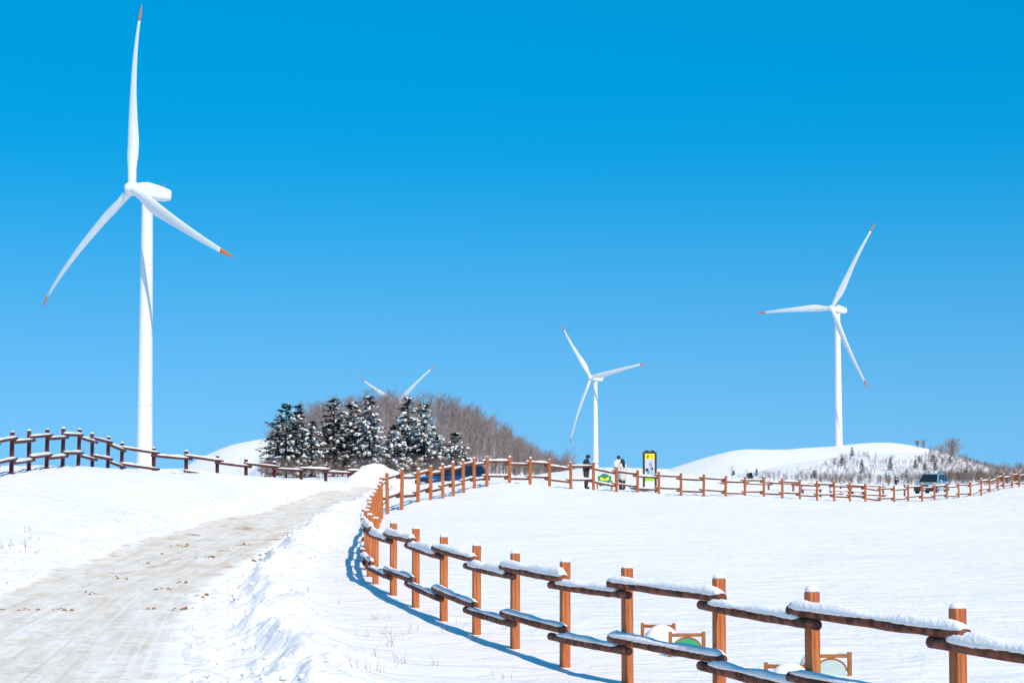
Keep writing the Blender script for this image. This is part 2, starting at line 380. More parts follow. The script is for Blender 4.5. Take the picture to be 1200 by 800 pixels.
    end = ramp(mth('MULTIPLY', sep.outputs[1], .0125), [(.93, 0.), (.97, 1.)])
    col = mix(end, col, SNOWC)
    lk(col, b.inputs['Base Color'])
    bn = N(nt, 'ShaderNodeBump', Strength=.5, Distance=.04); lk(s1, bn.inputs['Height'])
    n2 = N(nt, 'ShaderNodeTexNoise', Scale=9., Detail=5); lk(tc.outputs['Object'], n2.inputs['Vector'])
    b2 = N(nt, 'ShaderNodeBump', Strength=.4, Distance=.03); lk(n2.outputs[0], b2.inputs['Height']); lk(bn.outputs[0], b2.inputs['Normal'])
    lk(b2.outputs[0], b.inputs['Normal'])
    return m
def build_road():
    ys = np.concatenate([np.arange(-5, 14, 1.), np.arange(14, 79, .14)])
    ts = np.linspace(-.02, 1.02, 110)
    Y, T = np.meshgrid(ys, ts, indexing='ij'); L = Lf(Y); Rr = Rf(Y); X = L+(Rr-L)*T
    e = np.minimum(T, 1-T)
    Z = ground(X, Y)+.012*fbm(T*14, Y*.15, 81, 3)+.02*fbm(X*.8, Y*.4, 82, 3)*sstep(0, .1, e)-.05*(1-sstep(-.02, .05, e))+.008
    nr, nc = X.shape
    i = np.arange(nr*nc).reshape(nr, nc)
    q = np.stack([i[:-1, :-1], i[:-1, 1:], i[1:, 1:], i[1:, :-1]], -1).reshape(-1, 4)
    o = mesh_obj('road', np.stack([X, Y, Z], -1).reshape(-1, 3), q.tolist(), road_mat(), smooth=True)
    uvl = o.data.uv_layers.new(name='road')
    uvs = np.stack([T, Y], -1).reshape(-1, 2)[q.ravel()]
    uvl.data.foreach_set('uv', uvs.ravel())
    o['kind'] = 'structure'
build_road()

# loose lumps of ploughed snow along both edges of the road: one mass
def lump_mesh(pts):
    ico = bmesh.new(); bmesh.ops.create_icosphere(ico, subdivisions=2, radius=1); bv = np.array([v.co[:] for v in ico.verts]); bf = np.array([[v.index for v in f.verts] for f in ico.faces]); ico.free()
    V = []; Fc = []; k = 0
    for (x, y, z, r) in pts:
        n = bv*(1+rng.normal(0, .2, (len(bv), 1)))*np.array([rng.uniform(.8, 1.3), rng.uniform(.8, 1.3), rng.uniform(.55, .9)])*r
        V.append(n+[x, y, z]); Fc.append(bf+k); k += len(bv)
    return np.concatenate(V), np.concatenate(Fc)
pts = []
for side in (0, 1):
    for _ in range(620 if side else 320):
        y = rng.uniform(15, 68); r = abs(rng.normal(0, .026))+.014
        x = (float(Rf(y))+rng.normal(.35*float(berm_off(y)), .42)) if side else float(Lf(y))-rng.normal(.45, .3)
        if r > .05 and rng.random() < .5: r *= .6
        pts.append((x, y, 0, min(r, .13)))
pa = np.array(pts); pa[:, 2] = ground(pa[:, 0], pa[:, 1])+detail(pa[:, 0], pa[:, 1])+pa[:, 3]*.1
v, f = lump_mesh(pa)
tag(mesh_obj('snow_clods', v, f.tolist(), M['snow'], smooth=True), 'loose white lumps of ploughed snow along the edges of the road', 'snow clods', kind='stuff')

# the tall heap of ploughed snow at the bend
def heap(px, dist, top_py, w, name, label):
    q = at(px, top_py, dist); z0 = g1(q.x, dist)-.25; hh = q.z-z0
    V = []; Fc = []; nr, na = 30, 60
    for i in range(nr+1):
        r = i/nr
        for k in range(na):
            a = 2*math.pi*k/na
            rr = r*w*(1+.16*math.sin(a*2+.6)+.07*math.sin(a*5))
            x = q.x+rr*math.cos(a)*1.05; y = dist+rr*math.sin(a)*1.2
            hgt = hh*(max(0, 1-r**1.25))**1.12
            nz = float(fbm(np.array([x*2.3]), np.array([y*2.3]), 90, 4)[0])*.22*math.sin(math.pi*min(1, r+.12))
            V.append((x, y, z0+hgt+nz))
    for i in range(nr):
        for k in range(na): Fc.append((i*na+k, i*na+(k+1) % na, (i+1)*na+(k+1) % na, (i+1)*na+k))
    o = mesh_obj(name, V, Fc, M['snow'], smooth=True)
    return tag(o, label, 'snow pile')
heap(440, 79, 541.5, 2.2, 'snow_pile', 'tall cone of ploughed white snow at the road bend behind the fence')

# ------------------------------------------------------------------ fences
def snow_strip(a, b, w, h, seg, mb=None, seed=0):
    """a lumpy ridge of snow lying along the segment a-b (its underside follows the log)"""
    mb = mb or MB(); a = Vector(a); b = Vector(b); t = (b-a).normalized(); sd = t.cross(Vector((0, 0, 1))).normalized()
    prof = [(-.92, -.34), (-1.04, -.05), (-.95, .4), (-.6, .85), (0, 1.), (.6, .85), (.95, .4), (1.04, -.05), (.92, -.34), (0, -.3)]
    V = []; Fc = []; n = len(prof); rn = random.Random(seed)
    h0 = h*rn.uniform(.65, 1.2); ph = rn.uniform(0, 9)
    for i in range(seg+1):
        u = i/seg; p = a.lerp(b, u); end = min(1, min(u, 1-u)*14+.25)
        hh = h0*(1+.22*math.sin(u*7+ph)+.16*math.sin(u*17+ph*2)+rn.uniform(-.06, .06))*end**.6
        off = w*.08*math.sin(u*5+ph)
        for x, z in prof:
            jz = rn.uniform(-.06, .06) if seg > 10 and z < .2 else 0
            V.append(p+sd*(x*w*.5*(.8+.2*end)+off+rn.uniform(-1, 1)*w*.02)+Vector((0, 0, z*hh+jz*h0)))
    for i in range(seg):
        for k in range(n): Fc.append((i*n+k, i*n+(k+1) % n, (i+1)*n+(k+1) % n, (i+1)*n+k))
    Fc.append(tuple(range(n-1, -1, -1))); Fc.append(tuple(seg*n+k for k in range(n)))
    return mb.add(V, Fc)
def make_fence(name, posts, label, pm, rm, side, near_rails=10**9, pw=.107, tops=None, zig=.1):
    root = empty(name, post_base(posts[0]), 0, label, 'fence')
    o0 = Vector(root.location)
    B = [post_base(p) for p in posts]; T = [at(p[0], p[1], p[3]) for p in posts]
    D = []
    for i in range(len(B)):
        a = B[max(i-1, 0)]; b = B[min(i+1, len(B)-1)]; t = (b-a); t.z = 0; D.append(t.normalized())
    bulk = MB(); bulk_s = MB(); rails = []
    for i, p in enumerate(posts):
        d = p[3]; near = d < 40
        h = T[i].z-B[i].z+.35; ang = math.atan2(D[i].y, D[i].x)+random.uniform(-.06, .06)
        mb = MB().box((0, 0, h/2), (pw, pw, h), bev=.014 if near else .01)
        po = mb.build('post', pm, root)
        po.location = Vector((B[i].x, T[i].y, B[i].z-.35))-o0
        po.rotation_euler = (random.uniform(-.02, .02), random.uniform(-.025, .025), ang)
        if d < 36: po.rotation_euler = (0, random.uniform(-.008, .008), ang)
        cap = MB(); hh = random.uniform(.025, .065)
        V = []; n = 10
        for r_, z_ in ((.52, -.004), (.56, .25), (.46, .7), (.2, 1.)):
            for k in range(n):
                q = 2*math.pi*k/n; sq = 1/max(abs(math.cos(q)), abs(math.sin(q)))**.6
                V.append((r_*pw*math.cos(q)*sq*random.uniform(.94, 1.06), r_*pw*math.sin(q)*sq*random.uniform(.94, 1.06), h+z_*hh))
        Fc = [(i2*n+k, i2*n+(k+1) % n, (i2+1)*n+(k+1) % n, (i2+1)*n+k) for i2 in range(3) for k in range(n)]+[tuple(3*n+k for k in range(n)), tuple(range(n-1, -1, -1))]
        cap.add(V, Fc).build('snow_cap', M['cap_snow'], po, True)
    order = 0
    for i in range(len(posts)-1):
        d = (posts[i][3]+posts[i+1][3])/2
        n0 = Vector((-D[i].y, D[i].x, 0))*side; n1 = Vector((-D[i+1].y, D[i+1].x, 0))*side
        rr = .047; off = pw/2+rr-.006
        for tier in (0, 1):
            low = (i % 2) == 0
            dz = -.18-(zig if low else 0)-tier*.605
            a = Vector((B[i].x, B[i].y, T[i].z+dz))+n0*off; b = Vector((B[i+1].x, B[i+1].y, T[i+1].z+dz))+n1*off
            t = (b-a).normalized(); a2 = a-t*.24; b2 = b+t*.22
            a2.z += random.uniform(-.01, .01); b2.z += random.uniform(-.01, .01)
            seg = 12 if d < 36 else 3
            pl = [a2.lerp(b2, k/seg)-o0+Vector((0, 0, -.012*math.sin(math.pi*k/seg)))+Vector((random.uniform(-1, 1), random.uniform(-1, 1), random.uniform(-1, 1)))*(.003 if d < 36 else 0) for k in range(seg+1)]
            r0 = rr*random.uniform(.92, 1.1)
            over = order >= near_rails
            mb = bulk if over else MB()
            mb.tube(pl, [r0*(1+random.uniform(-.05, .05)) for _ in pl], 14 if d < 36 else 8)
            sh = (.072 if tier == 0 else .042) if d < 45 else .055
            sa = a2.lerp(b2, .015)-o0; sb = b2.lerp(a2, .015)-o0
            if low:  # the end under the neighbouring log stays bare
                sa = a2.lerp(b2, .13)-o0; sb = b2.lerp(a2, .11)-o0
            sa.z += r0*.82; sb.z += r0*.82
            sm = bulk_s if over else MB()
            snow_strip(sa, sb, .104, sh, 40 if d < 36 else 5, sm, i*7+tier)
            if not over:
                ro = mb.build('rail', rm, root, True)
                sm.build('snow_cap', M['cap_snow'], ro, True)
            order += 1
    if bulk.v:
        ro = bulk.build('rail', rm, root, True); ro['kind'] = 'stuff'; ro['label'] = 'farthest log rails of the fence'
        s2 = bulk_s.build('snow_cap', M['cap_snow'], ro, True); s2['kind'] = 'stuff'
    return root
make_fence('rail_fence', field_posts, 'orange brown log rail fence winding around the snowy field in the foreground', M['post'], M['rail'], +1, near_rails=100)
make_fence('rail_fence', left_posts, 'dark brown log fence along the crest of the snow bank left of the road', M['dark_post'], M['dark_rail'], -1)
back_posts = []
for k, px in enumerate((766, 794.7, 822, 848, 874, 901, 930, 957, 985, 1010, 1035, 1060)):
    bp = np.interp(px, [766, 800, 870, 930, 1000, 1060], [569, 571, 574, 576, 578, 580]); d = 118+k*.9
    back_posts.append((px, float(bp)-12.5 if px > 850 else float(bp)-12, float(bp)+1.5, d))
make_fence('rail_fence', back_posts, 'short run of low wooden fence half buried behind the far end of the field fence', M['far_rail'], M['far_rail'], -1)

# ------------------------------------------------------------------ wind turbines
def blade_sections(r0, r1, n, Rr=40.):
    V = []; Fc = []; m = 18
    for i in range(n+1):
        t = r0+(r1-r0)*i/n; r = t*Rr
        chord = np.interp(t, [0, .04, .10, .17, .24, .5, .75, .93, .985, 1.], [1.7, 1.7, 2.1, 3.0, 3.1, 2.05, 1.35, .85, .45, .12])
        th = np.interp(t, [0, .04, .12, .2, .4, 1.], [1., 1., .62, .36, .24, .14])*chord
        le = np.interp(t, [0, .05, .24, 1.], [.5, .5, .33, .3])
        tw = R(np.interp(t, [0, .2, .5, 1.], [16, 13, 5, 1]))
        off = 2.6*t-3.2*t**3
        for k in range(m):
            q = 2*math.pi*k/m; cx = math.cos(q)*.5; cy = math.sin(q)*.5
            thick = cy*th*(1 if t < .06 else (1.0 if cx < 0 else 1-.75*cx*2*min(1, (t-.06)/.1)))
            x = (cx+.5-le)*chord; y = thick
            xx = x*math.cos(tw)-y*math.sin(tw); yy = x*math.sin(tw)+y*math.cos(tw)
            V.append((xx, yy-off, r))         # local: -y is up-wind (nose)
    for i in range(n):
        for k in range(m): Fc.append((i*m+k, i*m+(k+1) % m, (i+1)*m+(k+1) % m, (i+1)*m+k))
    Fc.append(tuple(range(m-1, -1, -1))); Fc.append(tuple(n*m+k for k in range(m)))
    return V, Fc
BL = blade_sections(.018, .905, 34); BT = blade_sections(.905, 1., 8)
def turbine(hub, yaw, roll, label, z_base):
    """hub: world position of the rotor centre; yaw: nose turned left of the viewer"""
    tilt = R(5)
    n = Vector((-math.sin(yaw)*math.cos(tilt), -math.cos(yaw)*math.cos(tilt), math.sin(tilt)))
    tw = hub-n*3.7; base = Vector((tw.x, tw.y, z_base)); ht = tw.z-1.9-z_base
    root = empty('wind_turbine', base, 0, label, 'wind turbine', 'white three bladed wind turbines')
    mb = MB(); zs = [0, .02, .25, .5, .75, .97, 1.]
    mb.tube([(0, 0, z*ht) for z in zs], [1.95, 1.68, 1.55, 1.42, 1.28, 1.14, 1.14], 40)
    to = mb.build('tower', M['white_paint'], root, True)
    for z in (.27, .52, .77):
        rr_ = float(np.interp(z, [0, .02, .25, .5, .75, .97, 1.], [1.95, 1.68, 1.55, 1.42, 1.28, 1.14, 1.14]))
        MB().tube([(0, 0, z*ht-.09), (0, 0, z*ht+.09)], rr_+.025, 40).build('flange', M['white_paint'], to, True)
    rotz = -yaw   # local -y -> nose direction
    mt = Matrix.Translation(hub-base) @ Matrix.Rotation(rotz, 4, 'Z') @ Matrix.Rotation(-tilt, 4, 'X')
    # nacelle: boxy hull, tapering to the rear and sloping down
    secs = [(1.0, 1.1, 1.1, -1.1), (1.6, 1.4, 1.5, -1.35), (3.2, 1.5, 1.8, -1.45), (6.2, 1.45, 1.6, -1.35), (8.6, 1.35, 1.25, -1.1), (8.8, 1.25, 1.15, -1.0)]
    bm = bmesh.new(); rings = []
    for y, w, zt, zb in secs:
        pr = [(-w, zb+.35), (-w+.35, zb), (w-.35, zb), (w, zb+.35), (w, zt-.4), (w-.45, zt), (-w+.45, zt), (-w, zt-.4)]
        rings.append([bm.verts.new((x, y, z)) for x, z in pr])
    for a, b in zip(rings, rings[1:]):
        for k in range(8): bm.faces.new((a[k], a[(k+1) % 8], b[(k+1) % 8], b[k]))
    bm.faces.new(rings[0][::-1]); bm.faces.new(rings[-1])
    bmesh.ops.recalc_face_normals(bm, faces=bm.faces[:])
    bmesh.ops.bevel(bm, geom=bm.edges[:], offset=.1, segments=2, affect='EDGES')
    me = bpy.data.meshes.new('nacelle'); bm.to_mesh(me); bm.free(); me.materials.append(M['white_paint'])
    na = bpy.data.objects.new('nacelle', me); COL.objects.link(na); na.parent = root; na.matrix_local = mt
    ms = MB(); ms.tube([(0, 7.6, 1.2), (0, 7.6, 2.3)], .05, 6); ms.tube([(-.35, 7.6, 2.15), (.35, 7.6, 2.15)], .04, 6); ms.box((.35, 7.6, 2.3), (.14, .14, .3)); ms.box((-.35, 7.6, 2.3), (.14, .14, .3))
    ms.build('wind_sensor', M['grey_metal'], na)
    # spinner
    hb = MB(); prof = [(-1.75, .02), (-1.68, .4), (-1.4, .85), (-.9, 1.2), (-.2, 1.42), (.6, 1.45), (1.0, 1.3)]
    V = []; Fc = []; m = 32
    for y, r in prof:
        for k in range(m): V.append((r*math.cos(2*math.pi*k/m), y, r*math.sin(2*math.pi*k/m)))
    for i in range(len(prof)-1):
        for k in range(m): Fc.append((i*m+k, (i+1)*m+k, (i+1)*m+(k+1) % m, i*m+(k+1) % m))
    hb.add(V, Fc+[tuple(range(m)), tuple((len(prof)-1)*m+k for k in range(m-1, -1, -1))])
    ho = hb.build('hub', M['white_paint'], root, True); ho.matrix_local = mt
    for k in range(3):
        bl = mesh_obj('blade', BL[0], BL[1], M['white_paint'], root, True)
        bl.matrix_local = mt @ Matrix.Rotation(roll+k*2*math.pi/3, 4, 'Y')
        mesh_obj('blade_tip', BT[0], BT[1], M['red_paint'], bl, True)
    return root
turbine(Vector((-78.2, 366.7, 54.8)), R(45.1), R(-5.1), 'tallest and nearest white wind turbine, at far left, with one blade straight up', -5.2)
turbine(at(975, 361, 754), R(47), R(29.8), 'white wind turbine standing on the crest of the snowy hill at right', .4)
turbine(Vector((43.9, 997.2, 38.6)), R(45.5), R(-40), 'distant white wind turbine rising behind the person in black at the fence', -23)
turbine(at(464, 473, 1120), R(45), R(-65), 'farthest wind turbine with only two blades showing above the bare wooded hill', -33)

# ------------------------------------------------------------------ hit test against the ground (for placing things seen on far slopes)
def hit(px, py, d0=150, d1=1200, step=2.):
    ds = np.arange(d0, d1, step)
    q = [at(px, py, float(d)) for d in ds]
    z = np.array([p.z for p in q]); g = ground(np.array([p.x for p in q]), ds)
    k = np.argmax(z <= g)
    if z[k] > g[k]: k = int(np.argmin(z-g))
    return float(ds[k]), q[k].x, float(g[k])

# ------------------------------------------------------------------ conifers
def conifer_mesh(h, Rr, rs, snow=.5, lean_snow=.5):
    rn = random.Random(rs); fo = MB(); sn = MB(); tr = MB()
    tr.tube([(0, 0, -.6), (0, 0, h*.35), (0, 0, h*.97)], [h*.02, h*.014, h*.003], 8)
    lv = max(8, int(h*1.4))
    for L in range(lv):
        u = .07+.91*L/(lv-1); z0 = u*h
        nb = 10 if u < .7 else 7
        for k in range(nb):
            a = 2*math.pi*(k+rn.random()*.8)/nb+L*.7
            ln = Rr*(1.03-u)**.62*rn.uniform(.62, 1.15)
            if u < .2: ln *= .85
            dr = rn.uniform(-.3, .22)
            ca, sa = math.cos(a), math.sin(a)
            z1 = z0+rn.uniform(-.5, .5)*(1-u*.5)
            e = (ln*ca, ln*sa, z1+ln*dr)
            tr.tube([(0, 0, z1), (e[0]*.6, e[1]*.6, z1+ln*dr*.35), e], [h*.004, h*.003, .01], 4, False)
            nc = max(2, int(ln/.4))
            for c in range(nc):
                w = (c+.7)/nc
                if w < .25: continue
                cx = e[0]*w+rn.uniform(-.16, .16); cy = e[1]*w+rn.uniform(-.16, .16); cz = z1+ln*dr*w*w+rn.uniform(-.12, .14)
                cr = rn.uniform(.27, .5)*(1.1-.3*w)
                for q in range(13):
                    th = rn.uniform(0, 6.28); el = rn.uniform(-.5, .9); l = cr*rn.uniform(.7, 1.5)
                    dx = math.cos(th)*math.cos(el)*l+ca*.15; dy = math.sin(th)*math.cos(el)*l+sa*.15; dz = math.sin(el)*l*.7
                    wx, wy = -math.sin(th)*.13, math.cos(th)*.13
                    bx, by, bz = cx-dx*.2, cy-dy*.2, cz-dz*.2
                    fo.add([(bx-wx, by-wy, bz), (bx+wx, by+wy, bz+.04), (cx+dx+wx*.4, cy+dy+wy*.4, cz+dz), (cx+dx-wx*.4, cy+dy-wy*.4, cz+dz-.03)], [(0, 1, 2, 3)])
                pr = (snow*1.0 if u < .9 else snow*.3)*(1+lean_snow*ca)*(0.5+.6*w)*(.45+1.1*rn.random())
                if rn.random() < pr:
                    sr = cr*rn.uniform(.5, 1.05)
                    V = [(cx+ca*.08, cy+sa*.08, cz+cr*.42+sr*.35)]; n = 7; k0 = len(V)
                    for k2 in range(n):
                        q = 6.283*k2/n; V.append((cx+sr*.6*math.cos(q)*rn.uniform(.7, 1.2), cy+sr*.6*math.sin(q)*rn.uniform(.7, 1.2), cz+cr*.42+sr*.22))
                    for k2 in range(n):
                        q = 6.283*k2/n; V.append((cx+sr*math.cos(q)*rn.uniform(.7, 1.2), cy+sr*math.sin(q)*rn.uniform(.7, 1.2), cz+cr*.2-rn.random()*.14))
                    V.append((cx, cy, cz+cr*.1))
                    st_ = rn.uniform(1.2, 2.4)   # drawn out along the bough and sagging at its tip
                    V = [(cx+(x_-cx)+ca*((x_-cx)*ca+(y_-cy)*sa)*(st_-1), cy+(y_-cy)+sa*((x_-cx)*ca+(y_-cy)*sa)*(st_-1), z_-.35*max(0, (x_-cx)*ca+(y_-cy)*sa)*st_) for x_, y_, z_ in V]
                    Fc = [(0, 1+k2, 1+(k2+1) % n) for k2 in range(n)]+[(1+k2, 1+n+k2, 1+n+(k2+1) % n, 1+(k2+1) % n) for k2 in range(n)]+[(1+n+k2, 2*n+1, 1+n+(k2+1) % n) for k2 in range(n)]
                    sn.add(V, Fc)
    return tr, fo, sn
def conifer(px, top, bot, wpx, d, rs, snow, label, name='pine_tree', ls=.4):
    q = at(px, bot, d); t = at(px, top, d); h = t.z-q.z; z0 = g1(q.x, d)
    h = max(h, t.z-z0) if bot < 545 else t.z-z0
    tr, fo, sn = conifer_mesh(h, wpx/F*d*.5*1.33, rs, snow, ls)
    root = empty(name, (q.x, d, t.z-h), 0, label, 'pine tree', 'snow laden conifers in front of the wooded hill')
    tr.build('trunk', M['bark'], root); fo.build('crown', M['needles'], root); sn.build('snow', M['cap_snow'], root, True)['kind'] = 'stuff'
for a in ((335, 474, 556, 60, 262, 1, .33, 'tall dark conifer at the left end of the row, left of the wooded hill'),
          (349, 476, 556, 34, 278, 2, .25, 'slim dark conifer peeping out right behind the leftmost one of the row'),
          (365, 496, 556, 34, 268, 3, .75, 'short very snowy conifer in the gap right of the leftmost pair'),
          (391, 468, 556, 50, 270, 4, .3, 'broad dark conifer with little snow, tallest of the row left of centre'),
          (412, 472, 556, 46, 272, 5, .5, 'conifer half white with snow, immediately right of the broad dark one'),
          (433, 465, 553, 46, 268, 6, .8, 'conifer thickly plastered with snow standing above the ploughed snow pile'),
          (462, 500, 555, 38, 262, 7, .6, 'shorter snowy conifer just right of the ploughed snow pile'),
          (478, 466, 552, 46, 272, 8, .85, 'tallest snow covered conifer right of the ploughed snow pile'),
          (497, 474, 553, 44, 268, 9, .8, 'snow covered conifer with a dark tip, right neighbour of the tallest white one'),
          (514, 512, 560, 34, 262, 10, .8, 'low snowy conifer filling the gap before the small dark one'),
          (534, 508, 560, 36, 262, 11, .45, 'small dark conifer at the right end of the row, above the dark blue car')):
    conifer(*a)

# ------------------------------------------------------------------ bare trees
def bare_mesh(h, rs, spread=.33, nl=44, thick=1.):
    """triangles (numpy) of one leafless tree: trunk, upswept limbs, twigs"""
    rn = random.Random(rs); V = []; Fc = []
    def limb(a, b, r0, r1):
        a = Vector(a); b = Vector(b); t = (b-a).normalized(); s = t.cross(Vector((0, 0, 1)))
        s = s.normalized() if s.length > .05 else Vector((1, 0, 0)); u = s.cross(t); k = len(V)
        for p, r in ((a, r0), (b, r1)):
            for q in (0, 2.094, 4.189): V.append(tuple(p+(s*math.cos(q)+u*math.sin(q))*r))
        for i in range(3):
            j = (i+1) % 3; Fc.append((k+i, k+j, k+3+j)); Fc.append((k+i, k+3+j, k+3+i))
    lx, ly = rn.uniform(-.06, .06)*h, rn.uniform(-.06, .06)*h
    limb((0, 0, -.5), (lx*.5, ly*.5, h*.5), .012*h*thick, .008*h*thick); limb((lx*.5, ly*.5, h*.5), (lx, ly, h*.95), .008*h*thick, .002*h)
    for i in range(nl):
        u = rn.uniform(.18, .92)*h; a = rn.uniform(0, 6.28); ln = h*spread*rn.uniform(.4, 1.)*(1.15-.6*u/h)
        p = Vector((lx*u/h, ly*u/h, u)); e = p+Vector((math.cos(a)*ln*.75, math.sin(a)*ln*.75, ln*rn.uniform(.5, 1.1)))
        if e.z > h*1.03: e.z = h*1.03
        limb(p, e, .0038*h*thick, .0013*h)
        for _ in range(3):
            s = p.lerp(e, rn.uniform(.35, .95)); b2 = a+rn.uniform(-1.2, 1.2); l2 = ln*rn.uniform(.25, .5)
            limb(s, s+Vector((math.cos(b2)*l2*.7, math.sin(b2)*l2*.7, l2*rn.uniform(.3, 1.))), .0017*h*thick, .0008*h)
    return np.array(V), np.array(Fc)
protos = [bare_mesh(6.2, 100+k, .42+.02*(k % 5), 34, 1.1) for k in range(12)]
def scatter(name, places, m, label, cat, kind='stuff', prot=protos):
    V = []; Fc = []; k = 0
    for (x, y, z, s) in places:
        v, f = prot[rng.integers(len(prot))]; a = rng.uniform(0, 6.28); c, sn = math.cos(a), math.sin(a)
        w = v*s; w = np.stack([w[:, 0]*c-w[:, 1]*sn+x, w[:, 0]*sn+w[:, 1]*c+y, w[:, 2]*rng.uniform(.85, 1.15)+z], -1)
        V.append(w); Fc.append(f+k); k += len(v)
    V = np.concatenate(V); Fc = np.concatenate(Fc)
    me = bpy.data.meshes.new(name); me.vertices.add(len(V)); me.vertices.foreach_set('co', V.ravel())
    me.loops.add(Fc.size); me.loops.foreach_set('vertex_index', Fc.ravel().astype(np.int32)); me.polygons.add(len(Fc))
    me.polygons.foreach_set('loop_start', np.arange(0, Fc.size, 3)); me.polygons.foreach_set('loop_total', np.full(len(Fc), 3))
    me.update(calc_edges=True); me.materials.append(m)
    o = bpy.data.objects.new(name, me); COL.objects.link(o); tag(o, label, cat, kind=kind); return o
pl = []
while len(pl) < 1040:
    d = rng.uniform(285, 425); px = rng.uniform(315, 672)
    lim = np.interp(px, [315, 345, 400, 600, 672], [300, 290, 285, 285, 285])
    if px < 345 and d < 380: continue
    x = (px-600)/F*d
    pl.append((x, d, 0, rng.uniform(.72, 1.12)*np.interp(px, [560, 670], [1., .62])))
pl = np.array(pl); pl[:, 2] = ground(pl[:, 0], pl[:, 1])
scatter('bare_woodland', pl, M['twig'], 'leafless grey brown woodland covering the rounded hill behind the conifers', 'woodland')
# brush at the feet of the conifers and behind the field fence
bush_p = [bare_mesh(1.6, 300+k, .55, 34, 1.1) for k in range(6)]
pl = []
for _ in range(420):
    d = rng.uniform(225, 285); px = rng.uniform(306, 660); pl.append(((px-600)/F*d, d, 0, rng.uniform(.6, 1.7)))
pl = np.array(pl); pl[:, 2] = ground(pl[:, 0], pl[:, 1])
scatter('brush', pl, M['scrub'], 'leafless brown brush at the feet of the conifers', 'brush', prot=bush_p)

# scrub on the right hand hill
pl = []
def dens(px, py):
    edge = np.interp(px, [830, 900, 945, 1000, 1060, 1090, 1180], [562, 556, 553, 531, 541, 533, 549])
    if py < edge: return 0
    a = np.interp(px, [830, 930, 960, 1050, 1085, 1120, 1190], [.16, .22, .5, .45, .75, 1., 1.])
    return a
tries = 0
while len(pl) < 2200 and tries < 30000:
    tries += 1
    px = rng.uniform(835, 1205); py = rng.uniform(528, 572)
    if rng.random() > dens(px, py): continue
    d = 0; pl.append((px, py))
P2 = []
for px, py in pl:
    d, x, z = hit(px, py, 170, 800, 6.)
    if d > 790 or d < 175: continue
    P2.append((x, d, z, rng.uniform(.35, .9)*(1.25 if px > 1100 else 1.)))
scatter('scrub', P2, M['scrub'], 'patchy leafless scrub and thicket on the right hand snowy hill', 'scrub', prot=bush_p)
# low wood on the skyline at the far right
pl = []
for _ in range(330):
    px = rng.uniform(1088, 1215); d = rng.uniform(470, 560)
    pl.append(((px-600)/F*d, d, 0, rng.uniform(.16, .34)))
for _ in range(70):
    px = rng.uniform(1165, 1215); d = rng.uniform(620, 660); pl.append(((px-600)/F*d, d, 0, rng.uniform(.3, .55)))
pl = np.array(pl); pl[:, 2] = ground(pl[:, 0], pl[:, 1])
scatter('bare_thicket', pl, M['twig'], 'reddish brown leafless thicket sloping down the right end of the snowy hill', 'thicket')
def bare_tree(px, top, bot, d, rs, label, spread, nl):
    q = at(px, bot, d); t = at(px, top, d); z = g1(q.x, d); h = t.z-z
    rn = random.Random(rs); root = empty('bare_tree', (q.x, d, z), 0, label, 'tree')
    tr = MB(); tr.tube([(0, 0, -.4), (.1, 0, h*.2), (.05, .1, h*.4)], [.2, .14, .07], 8); tr.build('trunk', M['bark'], root)
    v, f = bare_mesh(h, rs, spread, nl, 2.2*max(1, 7/h)); v = v[6:]; f = f[6:]-6; f = f[(f >= 0).all(1)]
    v = v*np.array([1.25, 1.25, 1])
    mesh_obj('crown', v, f.tolist(), M['twig'], root)
bare_tree(1115.5, 514.5, 533, 700, 501, 'round leafless tree standing alone on the right shoulder of the snowy hill', .6, 130)
bare_tree(1104, 520, 531, 690, 503, 'low leafless tree touching the left side of the round hilltop tree', .6, 60)
bare_tree(1075, 516, 524, 745, 502, 'small windswept leafless tree leaning on the bare snowy crest', .6, 90)
bare_tree(1082.5, 515.5, 525, 745, 504, 'slender forked leafless tree just right of the windswept one on the crest', .5, 70)
small = [(1043.5, 538, 551, 9, 'small dark pointed conifer on the snowy slope left of and above the parked car'),
    (1010, 540, 553.5, 9, 'dark bushy conifer on the slope above the wooden benches'),
    (1073, 540, 548.5, 7, 'small conifer on the slope directly above the car bonnet'), (1093, 535, 541.5, 9, 'squat conifer high on the slope above the car roof'),
    (1096, 543, 551, 6, 'slim small conifer just above the car roof'), (1084, 545, 551.5, 6, 'tiny brownish conifer just left of the slim one above the car roof'),
    (1077.5, 535, 541, 5, 'tiny conifer high on the slope, left of the squat one'), (1124, 555, 563, 6, 'small dark conifer on flat snow right of the car, left one of two'),
    (1131.5, 553, 562.5, 7, 'small dark conifer on flat snow right of the car, right one of two'), (1051, 560, 567.5, 6, 'tiny dark conifer just behind the fence left of the car'),
    (886.7, 551, 558, 6, 'lone small dark conifer low on the open snow slope left of the turbine hill scrub'), (998.5, 526, 535, 7, 'small dark conifer near the crest right of the hilltop turbine tower'),
    (987.5, 535, 546, 9, 'dark conifer below the hilltop turbine tower, among grey scrub'), (954, 553, 562, 9, 'low dark conifer at the left foot of the scrubby slope'),
    (1113.5, 536, 542.5, 6, 'small conifer below the round leafless tree on the hill'), (1146, 554, 562, 7, 'dark low conifer behind the rising right end of the fence'),
    (879, 561, 569, 6, 'small dark bush like conifer glimpsed through the far fence rails'), (859.5, 552, 557, 5, 'tiny dark conifer at the left tip of the dry grass slope')]
cp = None
